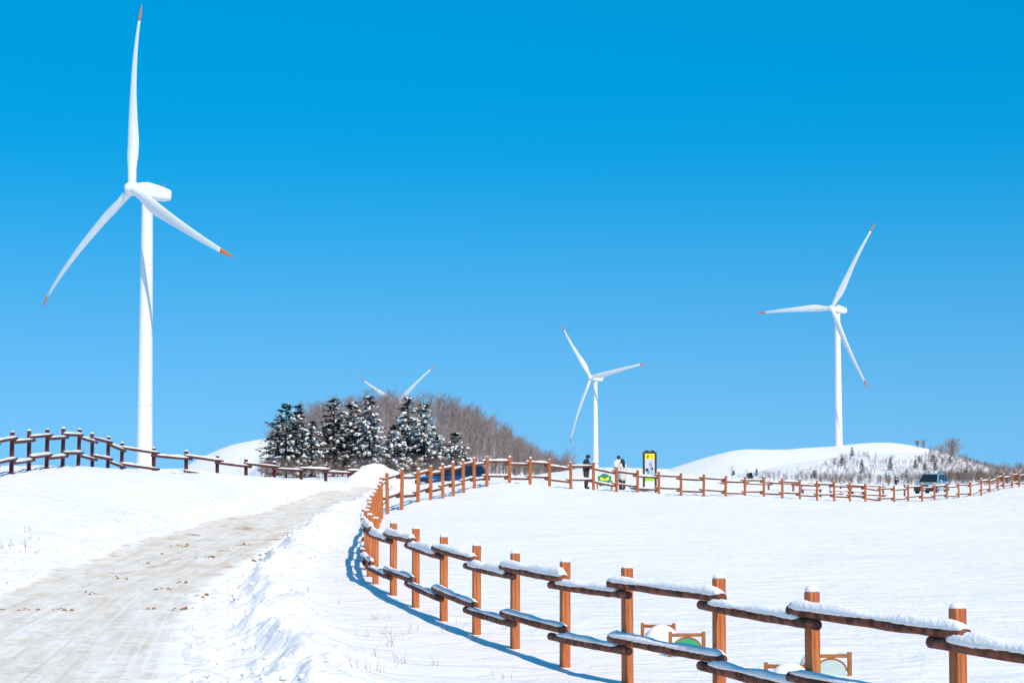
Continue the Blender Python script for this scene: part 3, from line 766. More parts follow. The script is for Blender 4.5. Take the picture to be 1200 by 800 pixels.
for k, (px, tp, bt, w, lb) in enumerate(small):
    d, x, z = hit(px, bt, 170, 800, 3.)
    h = (bt-tp)/F*d*1.1; tr, fo, sn = conifer_mesh(h*2.4, w/F*d*.5*2.4, 700+k, .3, 0)
    for q_ in (tr, fo, sn): q_.v = [(a_/2.4, b_/2.4, c_/2.4) for a_, b_, c_ in q_.v]
    root = empty('small_conifer', (x, d, z), 0, lb, 'conifer', 'small conifers dotted over the snowy hill')
    tr.build('trunk', M['bark'], root); fo.build('crown', M['needles'], root)
    if sn.v: sn.build('snow', M['cap_snow'], root, True)['kind'] = 'stuff'
for px, tp, bt, lb in ((1062, 552, 563.5, 'brown round leafless bush just left of the car, behind the fence'), (1042, 558, 566, 'greyish leafless bush behind the fence left of the round brown bush'),
                       (978, 537, 549, 'tall grey brown leafless bush at the left edge of the scrubby slope')):
    d, x, z = hit(px, bt, 170, 800, 3.); h = (bt-tp)/F*d
    v, f = bare_mesh(h, int(px), .55, 110, 1.6)
    tag(mesh_obj('bare_bush', v+np.array([x, d, z]), f.tolist(), M['scrub']), lb, 'bush')

# ------------------------------------------------------------------ dead grass poking out of the snow
V = []; Fc = []
def blade(x, y, z, l, a, lean, w=.006):
    k = len(V); dx, dy = math.cos(a), math.sin(a)
    for u in (0, .5, 1.):
        ww = w*(1-u*.8); cx = x+dx*lean*l*u*u; cy = y+dy*lean*l*u*u; cz = z+l*u*(1-.25*lean*u)
        V.append((cx-ww, cy, cz)); V.append((cx+ww, cy+ww, cz))
    Fc.append((k, k+1, k+3, k+2)); Fc.append((k+2, k+3, k+5, k+4))
spots = []
for _ in range(22): spots.append((rng.uniform(405, 600), rng.uniform(19.5, 27), .16, 5))
for _ in range(18): spots.append((rng.uniform(340, 420), rng.uniform(24, 46), .14, 5))
for _ in range(10): spots.append((rng.uniform(-20, 46), rng.uniform(36, 43), .2, 3))
for _ in range(8): spots.append((rng.uniform(700, 1150), rng.uniform(20, 32), .1, 3))
for px, d, l, n in spots:
    X = (px-600)/F*d
    Zg = float((ground(np.array([X]), np.array([d]))+detail(np.array([X]), np.array([d])))[0])
    for _ in range(n): blade(X+rng.normal(0, .07), d+rng.normal(0, .12), Zg-.02, l*rng.uniform(.4, 1.2), rng.uniform(0, 6.28), rng.uniform(.1, .8), .0035 if px > 300 else .007)
tag(mesh_obj('dead_grass', V, Fc, M['dry_grass']), 'thin dead grass stalks poking through the snow', 'grass', kind='stuff')
# gravel crumbs lying on the road
gp = []
for cx, cy, n in ((218, 640, 26), (200, 650, 10), (172, 661, 22), (245, 652, 14), (104, 694, 14), (292, 638, 12), (322, 646, 14), (312, 656, 14), (200, 690, 12), (213, 681, 8), (38, 714, 10), (78, 713, 10), (178, 712, 6), (168, 704, 4), (142, 677, 5), (4, 714, 12), (270, 642, 8), (340, 626, 8), (300, 650, 6), (230, 668, 5), (240, 697, 8), (216, 712, 6)):
    for _ in range(n):
        px = cx+rng.normal(0, 6.5); py = cy+rng.normal(0, 1.2); z = .15
        for _i in range(3):
            d = (H-z)*F/(py-518); z = g1((px-600)/F*d, d)
        gp.append(((px-600)/F*d, d, z+.006, abs(rng.normal(.006, .012))+.008))
v, f = lump_mesh(gp)
M['gravel'] = mat('brown_gravel', (.34, .18, .07), .85, .1, noise=(6, .3, (.2, .10, .04)))
tag(mesh_obj('gravel', v, f.tolist(), M['gravel'], smooth=True), 'brown gravel and frozen mud crumbs scattered on the packed snow road', 'gravel', kind='stuff')

# ------------------------------------------------------------------ small half buried frames in the field
M['frame_wood'] = mat('frame_wood', (.42, .15, .05), .6, .25, noise=(9, .3, (.2, .09, .03)))
M['green_panel'] = mat('green_panel', (.02, .30, .11), .45, .4, noise=(14, .25, (.05, .33, .15)))
M['pale_panel'] = mat('frosted_pale_panel', (.36, .47, .43), .6, .3, noise=(10, .25, (.46, .55, .51)))
def frame(pxl, pxr, top, base, rz, panel, label, cover):
    d = (H-g1(0, 21.5))*F/(base-518)
    for _ in range(3):
        xm = ((pxl+pxr)/2-600)/F*d; zg = g1(xm, d); d = (H-zg)*F/(base-518)
    w = (pxr-pxl)/F*d/math.cos(rz); h = at(0, top, d).z-at(0, base, d).z
    root = empty('low_stand', (xm, d, zg), rz, label, 'wooden stand', 'small wooden stands half buried in the field')
    for s in (-1, 1): MB().box((s*(w/2-.022), 0, (h+.02)/2-.15), (.045, .045, h+.34), bev=.006).build('post', M['frame_wood'], root)
    MB().box((0, .002, h-.012), (w-.09, .036, .042), bev=.006).build('crossbar', M['frame_wood'], root)
    # arched rim and its panel
    n = 20; ro = w/2-.06; pts = [(ro*math.cos(math.pi*k/n), 0, h-.045-ro*.75+ro*.75*math.sin(math.pi*k/n)) for k in range(n+1)]
    MB().tube(pts, .013, 8).build('rim', M['frame_wood'], root, True)
    pp = [(x*.97, z-.008) for x, _, z in pts]; pp = pp+[(-ro*.97, -.2), (ro*.97, -.2)]
    MB().prism(pp, -.008, .008).build('panel', M[panel], root)
    if cover:
        sn = MB(); nn, mm = 26, 12; Vv = []; Ff = []
        for i in range(mm+1):
            ph = math.pi/2*i/mm
            for k in range(nn):
                q = 2*math.pi*k/nn; j = 1+.05*math.sin(q*3+1)
                Vv.append((cover[0]+cover[1]*math.sin(ph)*math.cos(q)*j, cover[3]+cover[1]*.9*math.sin(ph)*math.sin(q)*j, -.06+(cover[2]+.06)*math.cos(ph)**.8))
        for i in range(mm):
            for k in range(nn): Ff.append((i*nn+k, (i+1)*nn+k, (i+1)*nn+(k+1) % nn, i*nn+(k+1) % nn))
        sn.add(Vv, Ff).build('snow_heap', M['snow'], root, True)
frame(750, 790, 730, 755, R(-8), 'green_panel', 'small wooden stand almost swallowed by a dome of snow, farthest back of the four', (.05, .25, .30, -.14))
frame(782, 825, 740, 764, R(4), 'green_panel', 'small wooden stand around a bright green round topped panel, half buried in snow', None)
frame(893, 944, 776, 802, R(-5), 'pale_panel', 'small wooden stand mostly hidden under a snow dome at the bottom edge of the field', (.03, .25, .28, -.14))
frame(946, 995, 764, 790, R(6), 'pale_panel', 'small wooden stand around a frosted pale round topped panel, right of the second fence post', (-.02, .27, .3, .3))

# ------------------------------------------------------------------ signs behind the fence
def flat_mat(name, c, r=.5): return mat(name, c, r, .35)
K = {k: flat_mat('sign_'+k, c) for k, c in dict(yellow=(.85, .72, .0), green=(.02, .22, .10), lime=(.28, .62, .02), white=(.55, .57, .60), black=(.02, .02, .03), blue=(.02, .32, .62), violet=(.28, .22, .42), dark=(.055, .028, .022), teal=(.25, .5, .42), orange=(.8, .35, .05)).items()}
d = 91.; q = at(761.5, 572, d); sc = d/F; zg = g1(q.x, d)
t = empty('sign_board', (q.x, d, zg), R(6), 'tall narrow information board with yellow top and green foot panel behind the far fence', 'sign')
top = at(761, 529.5, d).z-zg
wd = 12*sc
for s in (-1, 1): MB().box((s*(wd/2+.045), 0, (top+.02)/2-.2), (.10, .10, top+.4), bev=.012).build('post', K['dark'], t)
MB().box((0, 0, top-.03), (wd-.012, .07, .09), bev=.01).build('crossbar', K['dark'], t)
cr = MB()
for s in (-1, 1): cr.ellipsoid((s*wd*.28, 0, top+.03), (.12, .05, .07), 12, 8)
cr.build('crest', K['dark'], t, True)
z1 = top-.08; z0 = at(761, 563.5, d).z-zg; hh = z1-z0
pn = MB().box((0, 0, (z0+z1)/2), (wd-.012, .04, hh)).build('panel', K['white'], t)
yb = at(761, 537.5, d).z-zg; gb = at(761, 559.5, d).z-zg
def patch(name, x0, x1, za, zb, m, par, y=-.027): return MB().box(((x0+x1)/2, y, (za+zb)/2), (x1-x0, .008, zb-za)).build(name, m, par)
w2 = wd/2-.012
patch('header', -w2, w2, yb, z1, K['yellow'], pn); patch('footer', -w2, w2, z0, gb, K['lime'], pn)
def marks(name, shapes, m, par, y):
    mb = MB()
    for cx, cz, a, b in shapes: mb.box((cx, y, cz), (a, .006, b), bev=.0015)
    return mb.build(name, m, par)
marks('header_mark', [(-.12, (yb+z1)/2-.02, .05, .14), (-.06, (yb+z1)/2, .04, .1)], K['dark'], pn, -.036)
marks('header_text', [(.05+.05*k, (yb+z1)/2-.01, .03, .09) for k in range(3)], K['orange'], pn, -.036)
H2 = yb-gb
marks('drawing_black', [(-.14, gb+H2*.44, .14, .10), (.12, gb+H2*.48, .08, .13), (-.17, gb+H2*.38, .06, .06)], K['black'], pn, -.034)
marks('drawing_blue', [(-.07, gb+H2*.3, .13, .15), (-.12, gb+.08, .1, .1)], K['blue'], pn, -.037)
marks('drawing_violet', [(.02, gb+H2*.62, .03, .42), (.10, gb+H2*.72, .03, .32), (.05, gb+H2*.66, .1, .03), (-.03, gb+H2*.72, .08, .03)], K['violet'], pn, -.032)
marks('drawing_green', [(.12, gb+H2*.28, .14, .14), (.02, gb+H2*.12, .2, .05)], K['teal'], pn, -.033)

d = 85.5; q = at(708.5, 570, d); zg = g1(q.x, d); sc = d/F
t = empty('low_sign', (q.x, d, zg), R(4), 'low dark green cloud shaped sign with a yellow emblem between the people', 'sign')
zt = at(0, 555.5, d).z-zg; zb = at(0, 569.5, d).z-zg; w = 15*sc; hgt = zt-zb; zc = (zt+zb)/2
out = []
for k in range(72):
    a = 2*math.pi*k/72; r = 1+.10*math.cos(5*a+.6*0-math.pi/2)
    out.append((w/2*r*math.copysign(abs(math.cos(a))**.62, math.cos(a)), zc+hgt/2*r*math.copysign(abs(math.sin(a))**.62, math.sin(a))))
sp = MB().prism(out, -.03, .03).build('panel', K['green'], t)
marks('emblem', [], K['yellow'], sp, 0) if False else None
em = MB()
for s in (-1, 1):
    pts = [(.0, zc+.02), (s*.06, zc+.12), (s*.2, zc+.15), (s*.23, zc+.06), (s*.16, zc-.0), (s*.05, zc-.03)]
    if s > 0: pts = pts[::-1]
    em.prism(pts, -.04, -.031)
em.build('emblem', K['yellow'], sp)
marks('text_line', [(-.16+.065*k, zc-.17, .045, .055) for k in range(6)], K['teal'], sp, -.036)
patch('foot_mark', -.02, .12, zb+.03, zb+.09, K['lime'], sp, -.036)
for s in (-1, 1): MB().box((s*(w/2+.04), .0, (zc-.05)/2-.1), (.07, .07, zc+.2), bev=.008).build('post', M['far_rail'], t)

# ------------------------------------------------------------------ benches behind the far fence
def bench_table(px, py, d, w, rz, label, seatc):
    q = at(px, py, d); zg = g1(q.x, d)-.02
    t = empty('bench', (q.x, d, zg), rz, label, 'bench', 'snow topped benches behind the far fence')
    st = MB().box((0, 0, .44), (w, .42, .06), bev=.01).build('seat', M['far_rail'], t)
    bk = MB().box((0, .24, .78), (w, .05, .16), bev=.01).build('backrest', M['far_rail'], t)
    for s in (-1, 1):
        MB().box((s*(w/2-.1), 0, .18), (.08, .36, .46), bev=.01).build('leg', seatc, t)
        MB().box((s*(w/2-.1), .275, .55), (.06, .018, .6)).build('back_post', seatc, t)
    snow_strip((-w/2, 0, .485), (w/2, 0, .485), .4, .12, 10, None, 3).build('snow_cap', M['cap_snow'], st, True)
    snow_strip((-w/2, .24, .87), (w/2, .24, .87), .09, .09, 10, None, 4).build('snow_cap', M['cap_snow'], bk, True)
M['blue_paint'] = mat('blue_paint', (.03, .10, .25), .5, .4)
bench_table(951, 577, 116, 1.35, R(4), 'snow topped wooden bench with blue ends, leftmost of the three behind the far fence', M['blue_paint'])
bench_table(984, 577, 116.5, 1.35, R(-3), 'middle of three snow topped wooden benches behind the far fence', M['blue_paint'])
bench_table(1006, 577.5, 119, 1.0, R(5), 'narrowest snow topped bench, rightmost of the three behind the far fence', M['dark_rail'])

# ------------------------------------------------------------------ cars
M['silver'] = mat('silver_teal_car_paint', (.42, .50, .51), .3, .5, .5, coat=.5)
M['blue_car'] = mat('dark_blue_car_paint', (.012, .035, .12), .3, .5, .1, coat=.5)
M['glass'] = mat('car_window_glass', (.012, .02, .03), .12, .3)
M['tyre'] = mat('tyre_rubber', (.02, .02, .02), .8, .2)
M['rim'] = mat('alloy_rim', (.4, .4, .42), .35, .5, .8)
M['plastic'] = mat('black_plastic', (.03, .03, .035), .55, .3)
M['lamp'] = mat('headlight_glass', (.75, .78, .8), .1, .8)
M['tail'] = mat('tail_light_red', (.4, .02, .02), .2, .6)
M['plate'] = mat('number_plate', (.7, .72, .7), .5, .3)
def car(name, loc, rz, label, paint, L=4.5, W=1.84, Hh=1.72, van=False, roof_snow=False):
    """x is forward"""
    root = empty(name, loc, rz, label, 'car')
    hl = L/2; bel = Hh*.60; hd = Hh*.55
    st = [(-hl, .5, bel*.88, .86), (-hl+.06, .34, bel*.97, .95), (-hl+.5, .3, bel, 1.), (-hl+1.2, .26, bel, 1.), (0, .26, bel, 1.), (hl-1.35, .26, bel*.99, 1.), (hl-1.2, .26, hd*1.05, 1.), (hl-.6, .28, hd, .98), (hl-.15, .3, hd*.90, .93), (hl, .4, hd*.74, .84)]
    bm = bmesh.new(); rings = []
    for x, zb, zt, ws in st:
        w = W/2*ws
        pr = [(-w*.86, zb), (w*.86, zb), (w, zb+.14), (w*1.0, zb+(zt-zb)*.55), (w*.965, zt-.06), (w*.90, zt), (-w*.90, zt), (-w*.965, zt-.06), (-w, zb+(zt-zb)*.55), (-w, zb+.14)]
        rings.append([bm.verts.new((x, y, z)) for y, z in pr])
    for a, b in zip(rings, rings[1:]):
        for k in range(10): bm.faces.new((a[k], a[(k+1) % 10], b[(k+1) % 10], b[k]))
    bm.faces.new(rings[0][::-1]); bm.faces.new(rings[-1]); bmesh.ops.recalc_face_normals(bm, faces=bm.faces[:])
    me = bpy.data.meshes.new('body'); bm.to_mesh(me); bm.free(); me.materials.append(paint); me.polygons.foreach_set('use_smooth', [True]*len(me.polygons))
    body = bpy.data.objects.new('body', me); COL.objects.link(body); body.parent = root
    sb = body.modifiers.new('b', 'BEVEL'); sb.width = .03; sb.segments = 2; sb.limit_method = 'ANGLE'
    # cabin (pillars and roof)
    xr0, xr1, xb0, xb1 = (-hl+.42, hl-1.95, -hl+.12, hl-1.22)
    wb, wt = W/2*.90, W/2*.74
    def cab(s, ins=0., top=Hh-.05, z0=bel-.02):
        return None
    bm = bmesh.new()
    lo = [(xb0, -wb), (xb1, -wb), (xb1, wb), (xb0, wb)]; hi = [(xr0, -wt), (xr1, -wt), (xr1, wt), (xr0, wt)]
    a = [bm.verts.new((x, y, bel-.03)) for x, y in lo]; b = [bm.verts.new((x, y, Hh-.05)) for x, y in hi]
    for k in range(4): bm.faces.new((a[k], a[(k+1) % 4], b[(k+1) % 4], b[k]))
    bm.faces.new(b); bm.faces.new(a[::-1]); bmesh.ops.recalc_face_normals(bm, faces=bm.faces[:])
    bmesh.ops.bevel(bm, geom=bm.edges[:], offset=.06, segments=3, affect='EDGES')
    me = bpy.data.meshes.new('cabin'); bm.to_mesh(me); bm.free(); me.materials.append(paint)
    cb = bpy.data.objects.new('cabin', me); COL.objects.link(cb); cb.parent = root
    def lerp(p, q, t): return tuple(p[i]+(q[i]-p[i])*t for i in range(3))
    def pane(name, p00, p10, p11, p01, u0, u1, v0, v1, n):
        def P(u, v): return Vector(lerp(lerp(p00, p10, u), lerp(p01, p11, u), v))
        n = Vector(n).normalized(); c = [P(u0, v0), P(u1, v0), P(u1, v1), P(u0, v1)]
        V = [p+n*.012 for p in c]+[p-n*.01 for p in c]
        mesh_obj(name, V, [(0, 1, 2, 3), (7, 6, 5, 4), (0, 4, 5, 1), (1, 5, 6, 2), (2, 6, 7, 3), (3, 7, 4, 0)], M['glass'], cb)
    zb_, zt_ = bel-.03, Hh-.05
    Lf0, Lf1 = (xb1, -wb, zb_), (xb1, wb, zb_); Tf0, Tf1 = (xr1, -wt, zt_), (xr1, wt, zt_)
    fn = (zt_-zb_, 0, xb1-xr1); pane('windscreen', Lf0, Lf1, Tf1, Tf0, .04, .96, .06, .95, fn)
    rn_ = (-(zt_-zb_), 0, xr0-xb0); pane('rear_window', (xb0, -wb, zb_), (xb0, wb, zb_), (xr0, wt, zt_), (xr0, -wt, zt_), .08, .92, .2, .88, rn_)
    for s in (-1, 1):
        nn = (0, s*(zt_-zb_), wb-wt)
        for u0, u1 in ((.06, .30), (.335, .62), (.655, .93)):
            pane('side_window', (xb0, s*wb, zb_), (xb1, s*wb, zb_), (xr1, s*wt, zt_), (xr0, s*wt, zt_), u0, u1, .08, .93, nn)
        MB().ellipsoid((hl-1.45, s*(W/2+.10), bel+.08), (.09, .13, .09), 12, 8).build('mirror', M['silver'] if paint == M['silver'] else paint, root, True)
        MB().box((hl-.05, s*W*.33, hd*.70), (.12, .38, .17), bev=.04).build('headlight', M['lamp'], root, True)
        MB().box((-hl+.02, s*W*.40, bel*.8), (.1, .16, .34), bev=.03).build('tail_light', M['tail'], root, True)
        MB().tube([(xr0+.1, s*(wt-.08), Hh-.03), (xr0+.25, s*(wt-.08), Hh+.03), (xr1-.25, s*(wt-.08), Hh+.03), (xr1-.1, s*(wt-.08), Hh-.03)], .018, 8).build('roof_rail', M['plastic'], root, True)
        for xx in (hl-.86, -hl+.86):
            w0 = empty('wheel', (xx, s*(W/2-.12), .34)); w0.parent = root
            tr = MB(); prof = [(.33, -.11), (.345, -.08), (.345, .08), (.33, .11), (.21, .112), (.21, -.112)]; V = []; Fc = []; m = 28
            for r_, y_ in prof:
                for k in range(m): V.append((r_*math.cos(6.2832*k/m), y_, r_*math.sin(6.2832*k/m)))
            for i in range(6):
                j = (i+1) % 6
                for k in range(m): Fc.append((i*m+k, i*m+(k+1) % m, j*m+(k+1) % m, j*m+k))
            tr.add(V, Fc).build('tyre', M['tyre'], w0, True)
            rm = MB(); rm.tube([(0, -.09, 0), (0, .09, 0)], .2, 20)
            for k in range(5): a_ = k*1.2566; rm.tube([(0, s*.1, 0), (.19*math.cos(a_), s*.105, .19*math.sin(a_))], .025, 6)
            rm.build('rim', M['rim'], w0)
            ar = MB().tube([(xx+.41*math.cos(t_), s*(W/2-.006), .34+.41*math.sin(t_)) for t_ in np.linspace(-.1, math.pi+.1, 16)], .035, 6); ar.build('wheel_arch', M['plastic'], root)
    MB().box((hl+.0, 0, .45), (.18, W*.9, .36), bev=.06).build('bumper', M['plastic'], root)
    MB().box((-hl-.0, 0, .48), (.16, W*.86, .24), bev=.05).build('bumper', M['plastic'], root)
    MB().box((hl+.0, 0, hd*.76), (.08, W*.40, .17), bev=.02).build('grille', M['plastic'], root)
    MB().box((hl+.09, 0, .46), (.02, .42, .11)).build('number_plate', M['plate'], root)
    if roof_snow:
        sn = MB(); snow_strip((xr0+.2, 0, Hh-.04), (xr1-.15, 0, Hh-.04), wt*1.8, .10, 16, sn, 9); sn.build('roof_snow', M['cap_snow'], root, True)
        sn = MB(); snow_strip((hl-1.15, 0, hd+.03), (hl-.3, 0, hd*.93), W*.7, .09, 12, sn, 12); sn.build('hood_snow', M['cap_snow'], root, True)
    return root
q = at(1092, 578, 150); car('parked_suv', (q.x, 150, g1(q.x, 150)-.05), R(-90-30), 'silver sport utility car parked behind the far right fence, nose towards the viewer', M['silver'])
q = at(531, 571, 108); car('parked_car', (q.x, 108, -.19), R(-180+40), 'dark blue car behind the left end of the far fence, partly hidden by snow', M['blue_car'], L=4.4, W=1.78, Hh=1.5)
# snow bank in front of the blue car
def bank(px0, px1, d, h, name, label):
    a = at(px0, 560, d); b = at(px1, 560, d); n = 60; V = []; Fc = []; m = 14
    for i in range(n+1):
        u = i/n; x = a.x+(b.x-a.x)*u; env = math.sin(math.pi*u)**.5
        for k in range(m+1):
            v = k/m*2-1; y = d+v*1.0; z0 = g1(x, y)-.12 if i % 6 == 0 or True else 0
            hz = (h*env*(.75+.6*float(fbm(np.array([x*1.1]), np.array([3.+v*.5]), 5, 3)[0])))*max(0, 1-v*v)**.8
            V.append((x, y, z0+hz+.1*env*float(fbm(np.array([x*3]), np.array([y*3]), 6, 3)[0])))
    for i in range(n):
        for k in range(m): p = i*(m+1)+k; Fc.append((p, p+m+1, p+m+2, p+1))
    return tag(mesh_obj(name, V, Fc, M['snow'], smooth=True), label, 'snow bank')
bank(462, 590, 86, .16, 'snow_bank', 'ragged low ridge of ploughed snow just in front of the dark blue car')
bank(600, 860, 93, .22, 'snow_bank', 'long low ridge of ploughed snow behind the far fence, around the tall sign')

# ------------------------------------------------------------------ people
def skin_mesh(nodes, edges, sub=1):
    """nodes: list of (co, radius)"""
    me = bpy.data.meshes.new('tmp'); me.from_pydata([n[0] for n in nodes], edges, [])
    o = bpy.data.objects.new('tmp', me); COL.objects.link(o)
    sk = o.modifiers.new('s', 'SKIN'); sk.use_smooth_shade = True
    for k, n in enumerate(nodes):
        r = n[1] if hasattr(n[1], '__len__') else (n[1], n[1]); me.skin_vertices[0].data[k].radius = r
    me.skin_vertices[0].data[0].use_root = True
    ss = o.modifiers.new('u', 'SUBSURF'); ss.levels = sub; ss.render_levels = sub
    dg = bpy.context.evaluated_depsgraph_get(); ev = o.evaluated_get(dg); m2 = ev.to_mesh()
    v = [tuple(a.co) for a in m2.vertices]; f = [tuple(p.vertices) for p in m2.polygons]; ev.to_mesh_clear()
    bpy.data.objects.remove(o); bpy.data.meshes.remove(me)
    return v, f
M['skin'] = mat('skin', (.55, .32, .22), .5, .35)
M['hair'] = mat('dark_hair', (.015, .011, .01), .5, .4)
M['black_cloth'] = mat('black_padded_jacket', (.018, .02, .02), .8, .2, noise=(12, .3, (.03, .032, .03)))
M['olive_cloth'] = mat('dark_olive_trousers', (.05, .045, .02), .85, .15)
M['cream_cloth'] = mat('cream_coat', (.66, .60, .52), .85, .15, noise=(10, .3, (.55, .5, .43)))
M['white_cloth'] = mat('white_coat', (.74, .73, .72), .85, .15)
M['boot'] = mat('dark_boots', (.02, .018, .018), .6, .3)
def person(loc, rz, hgt, label, jacket, trousers, arms, head_tilt, hair_long, coat_len=.0, hat=False, phone=True):
    """faces local -y. arms: list of (elbow, wrist) for left/right in body units (height 1.72)"""
    s = hgt/1.72; root = empty('person', loc, rz, label, 'person')
    hc = Vector((0, -.05-head_tilt*.09, 1.58-head_tilt*.04))
    nodes = [((0, 0, .93), (.12, .10)), ((0, 0, 1.12), (.11, .09)), ((0, -.01, 1.33), (.13, .095)), ((0, -.025, 1.45), (.06, .06)), ((0, -.045, 1.52), (.05, .055)), (tuple(hc), (.075, .095)), (tuple(hc+Vector((0, .0, .075))), (.07, .085))]
    edges = [(0, 1), (1, 2), (2, 3), (3, 4), (4, 5), (5, 6)]
    leg = []
    for sx in (-1, 1):
        k = len(nodes); nodes += [((sx*.09, 0, .82), .085), ((sx*.10, -.015, .47), .058), ((sx*.10, .01, .10), .04), ((sx*.105, -.14, .045), (.04, .03))]
        edges += [(0, k), (k, k+1), (k+1, k+2), (k+2, k+3)]; leg.append(k)
    arm = []
    for sx, (el, wr) in zip((-1, 1), arms):
        k = len(nodes); nodes += [((sx*.19, -.01, 1.38), .06), (el, .043), (wr, .028)]
        edges += [(2, k), (k, k+1), (k+1, k+2)]; arm.append(k)
    v, f = skin_mesh(nodes, edges)
    mb = MB(); mb.add(v, f)
    for (el, wr) in arms:     # hands: palm, four fingers, thumb
        e = Vector(el); w = Vector(wr); t = (w-e).normalized(); sd = t.cross(Vector((0, 0, 1))); sd = sd.normalized() if sd.length > .1 else Vector((1, 0, 0)); up = sd.cross(t)
        rot = Matrix((sd, t, up)).transposed(); mb.ellipsoid(w+t*.045, (.042, .055, .018), 10, 6, rot=rot)
        for i2, l in enumerate((.06, .072, .068, .052)):
            b0 = w+t*.085+sd*(-.03+.02*i2); mb.tube([b0, b0+t*l*.5-up*.008, b0+t*l*.85-up*.03], [.009, .008, .006], 6)
        b0 = w+t*.03-sd*.035; mb.tube([b0, b0-sd*.03+t*.025, b0-sd*.035+t*.055], [.010, .009, .007], 6)
    # face
    mb.ellipsoid(hc+Vector((0, -.098, .005)), (.012, .018, .02), 8, 6)
    for sx in (-1, 1): mb.ellipsoid(hc+Vector((sx*.078, .0, .01)), (.014, .025, .032), 8, 6)
    body = mb.build('body', M['skin'], root, True)
    fe = MB()
    for sx in (-1, 1): fe.ellipsoid(hc+Vector((sx*.03, -.087, .03)), (.011, .008, .006), 8, 6)
    fe.build('eyes', M['hair'], root, True)
    MB().ellipsoid(hc+Vector((0, -.088, -.045)), (.024, .008, .006), 8, 6).build('mouth', M['tail'], root, True)
    # hair / hat
    hr = MB(); hr.ellipsoid(hc+Vector((0, .022, .055)), (.098, .105, .10), 16, 10)
    if hair_long: hr.ellipsoid(hc+Vector((0, .15, -.2)), (.11, .08, .34), 14, 10, .04)
    hr.build('hair', M['hair'], root, True)
    if hat:
        hm = MB(); hm.ellipsoid(hc+Vector((0, .01, .075)), (.108, .115, .095), 16, 8); hm.tube([hc+Vector((.108*math.cos(a), .01+.115*math.sin(a), .055)) for a in np.linspace(0, 6.283, 17)], .018, 6, False); hm.build('hat', M['black_cloth'], root, True)
    # jacket
    low = .86-coat_len
    jn = [((0, 0, low-.08), (.23+coat_len*.05, .20)), ((0, 0, 1.06), (.215, .185)), ((0, -.01, 1.30), (.24, .19)), ((0, -.02, 1.42), (.17, .14)), ((0, -.035, 1.51), (.10, .10))]
    je = [(0, 1), (1, 2), (2, 3), (3, 4)]
    for sx, (el, wr) in zip((-1, 1), arms):
        k = len(jn); e = Vector(el); w = Vector(wr); jn += [((sx*.21, -.01, 1.36), .11), (el, .09), (tuple(e.lerp(w, .96)), .07)]; je += [(2, k), (k, k+1), (k+1, k+2)]
    v, f = skin_mesh(jn, je, 2); MB().add(v, f).build('jacket', jacket, root, True)
    v, f = skin_mesh([((0, 0, 1.02), (.18, .16)), ((0, 0, .84), (.18, .155)), ((-.092, 0, .70), .125), ((-.10, -.015, .46), .10), ((-.10, .01, .14), .08), ((.092, 0, .70), .125), ((.10, -.015, .46), .10), ((.10, .01, .14), .08)],
                     [(0, 1), (1, 2), (2, 3), (3, 4), (1, 5), (5, 6), (6, 7)], 2)
    MB().add(v, f).build('trousers', trousers, root, True)
    for sx in (-1, 1):
        v, f = skin_mesh([((sx*.10, .01, .24), .08), ((sx*.10, .015, .07), (.08, .08)), ((sx*.105, -.15, .05), (.07, .06))], [(0, 1), (1, 2)], 2); MB().add(v, f).build('boot', M['boot'], root, True)
    root.scale = (s, s, s)
    return root
# man in black: seen from his side, facing right, hands raised in front
d = 84.4; q = at(687, 572, d); zg = g1(q.x, d)
top = at(687, 532.5, d).z
person((q.x, d, zg), R(90-14), top-zg, 'person in black jacket and cap behind the fence, looking down at their hands', M['black_cloth'], M['olive_cloth'],
       [((-.25, -.14, 1.12), (-.08, -.38, 1.24)), ((.25, -.14, 1.12), (.08, -.38, 1.26))], .6, False, 0., True)
ph = MB().box((0, 0, 0), (.075, .012, .15), bev=.004).build('phone', M['plastic']); e = Euler((R(-50), 0, R(76)))
ph.location = (q.x+.50, d-.12, zg+1.29*(top-zg)/1.72); ph.rotation_euler = e; tag(ph, 'small black phone held in front of the person in the black jacket', 'phone')
for px, dd, rz, tp, jk, lb, lo in ((724.8, 88.4, R(160), 533.5, M['white_cloth'], 'person with black hair in a white coat, left of a close pair', False),
                                   (729.6, 88.1, R(-150), 537.5, M['cream_cloth'], 'person with long dark hair in a cream coat, right of a close pair', True)):
    q = at(px, 572, dd); zg = g1(q.x, dd); top = at(px, tp, dd).z
    person((q.x, dd, zg), rz, top-zg, lb, jk, M['olive_cloth'], [((-.25, -.02, 1.10), (-.16, -.2, .98)), ((.25, -.02, 1.10), (.16, -.2, .98))], .2, lo, .32)

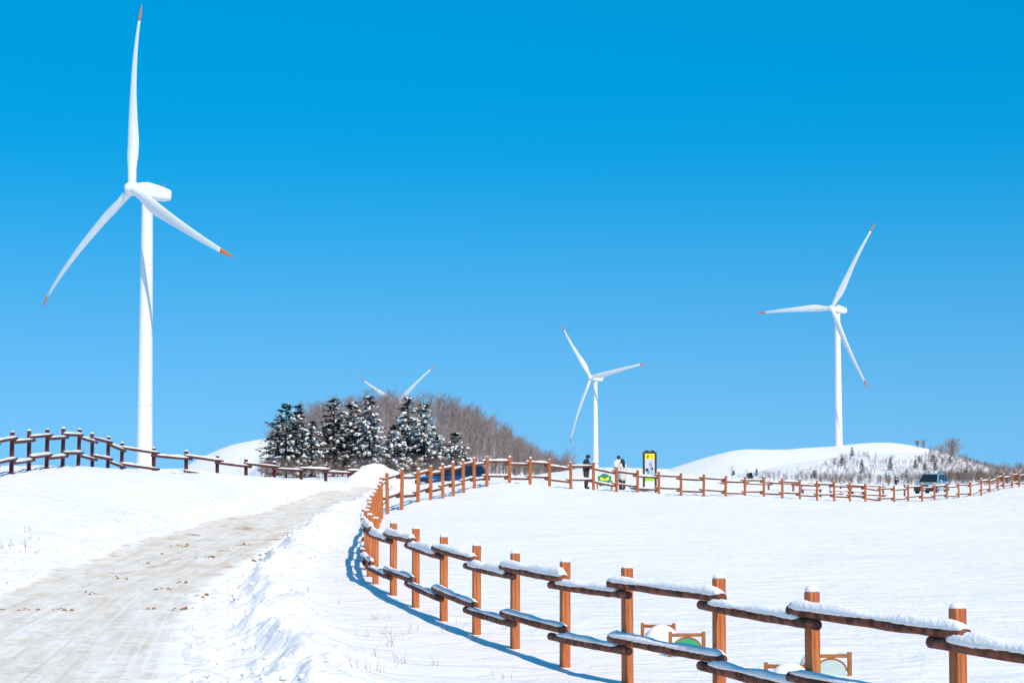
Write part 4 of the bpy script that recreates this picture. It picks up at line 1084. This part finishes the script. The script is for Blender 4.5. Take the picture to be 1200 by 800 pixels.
# ------------------------------------------------------------------ light and sky
sv = Vector((.37, -.80, 1.0)).normalized(); el = math.asin(sv.z); az = math.atan2(sv.x, sv.y)
sd = bpy.data.lights.new('sun', 'SUN'); sd.energy = 4.9; sd.angle = R(.5); sd.color = (1., .88, .76)
so = bpy.data.objects.new('sun', sd); COL.objects.link(so); so.rotation_euler = sv.to_track_quat('Z', 'Y').to_euler(); so.location = (30, -30, 60)
W = bpy.data.worlds.new('World'); S.world = W; W.use_nodes = True; nt = W.node_tree; bg = nt.nodes['Background']
sk = nt.nodes.new('ShaderNodeTexSky'); sk.sky_type = 'NISHITA'; sk.sun_disc = False; sk.sun_elevation = el; sk.sun_rotation = az
sk.altitude = 1200; sk.air_density = 1.5; sk.dust_density = .25; sk.ozone_density = 10
# a crisp, very clear winter sky: the pale band at the horizon is kept thin by looking a little higher into the sky model
tcw = nt.nodes.new('ShaderNodeTexCoord'); mpw = nt.nodes.new('ShaderNodeMapping'); mpw.inputs['Scale'].default_value = (1, 1, .55); mpw.inputs['Location'].default_value = (0, 0, .265)
nt.links.new(tcw.outputs['Generated'], mpw.inputs[0]); nt.links.new(mpw.outputs[0], sk.inputs['Vector'])
hs = nt.nodes.new('ShaderNodeHueSaturation'); hs.inputs['Saturation'].default_value = 1.27; hs.inputs['Hue'].default_value = .481; hs.inputs['Value'].default_value = 1.19
sz = nt.nodes.new('ShaderNodeSeparateXYZ'); mr = nt.nodes.new('ShaderNodeMapRange'); nt.links.new(tcw.outputs['Generated'], sz.inputs[0]); nt.links.new(sz.outputs[2], mr.inputs[0])
for k_, v_ in ((1, -.05), (2, .17), (3, 1.06), (4, 1.30)): mr.inputs[k_].default_value = v_
mr.interpolation_type = 'SMOOTHSTEP'; nt.links.new(mr.outputs[0], hs.inputs['Saturation'])
nt.links.new(sk.outputs[0], hs.inputs['Color']); nt.links.new(hs.outputs[0], bg.inputs['Color']); bg.inputs['Strength'].default_value = .14
S.view_settings.view_transform = 'Standard'; S.view_settings.look = 'None'; S.view_settings.exposure = 0.; S.view_settings.gamma = 1.
S.cycles.max_bounces = 6; S.cycles.use_adaptive_sampling = True
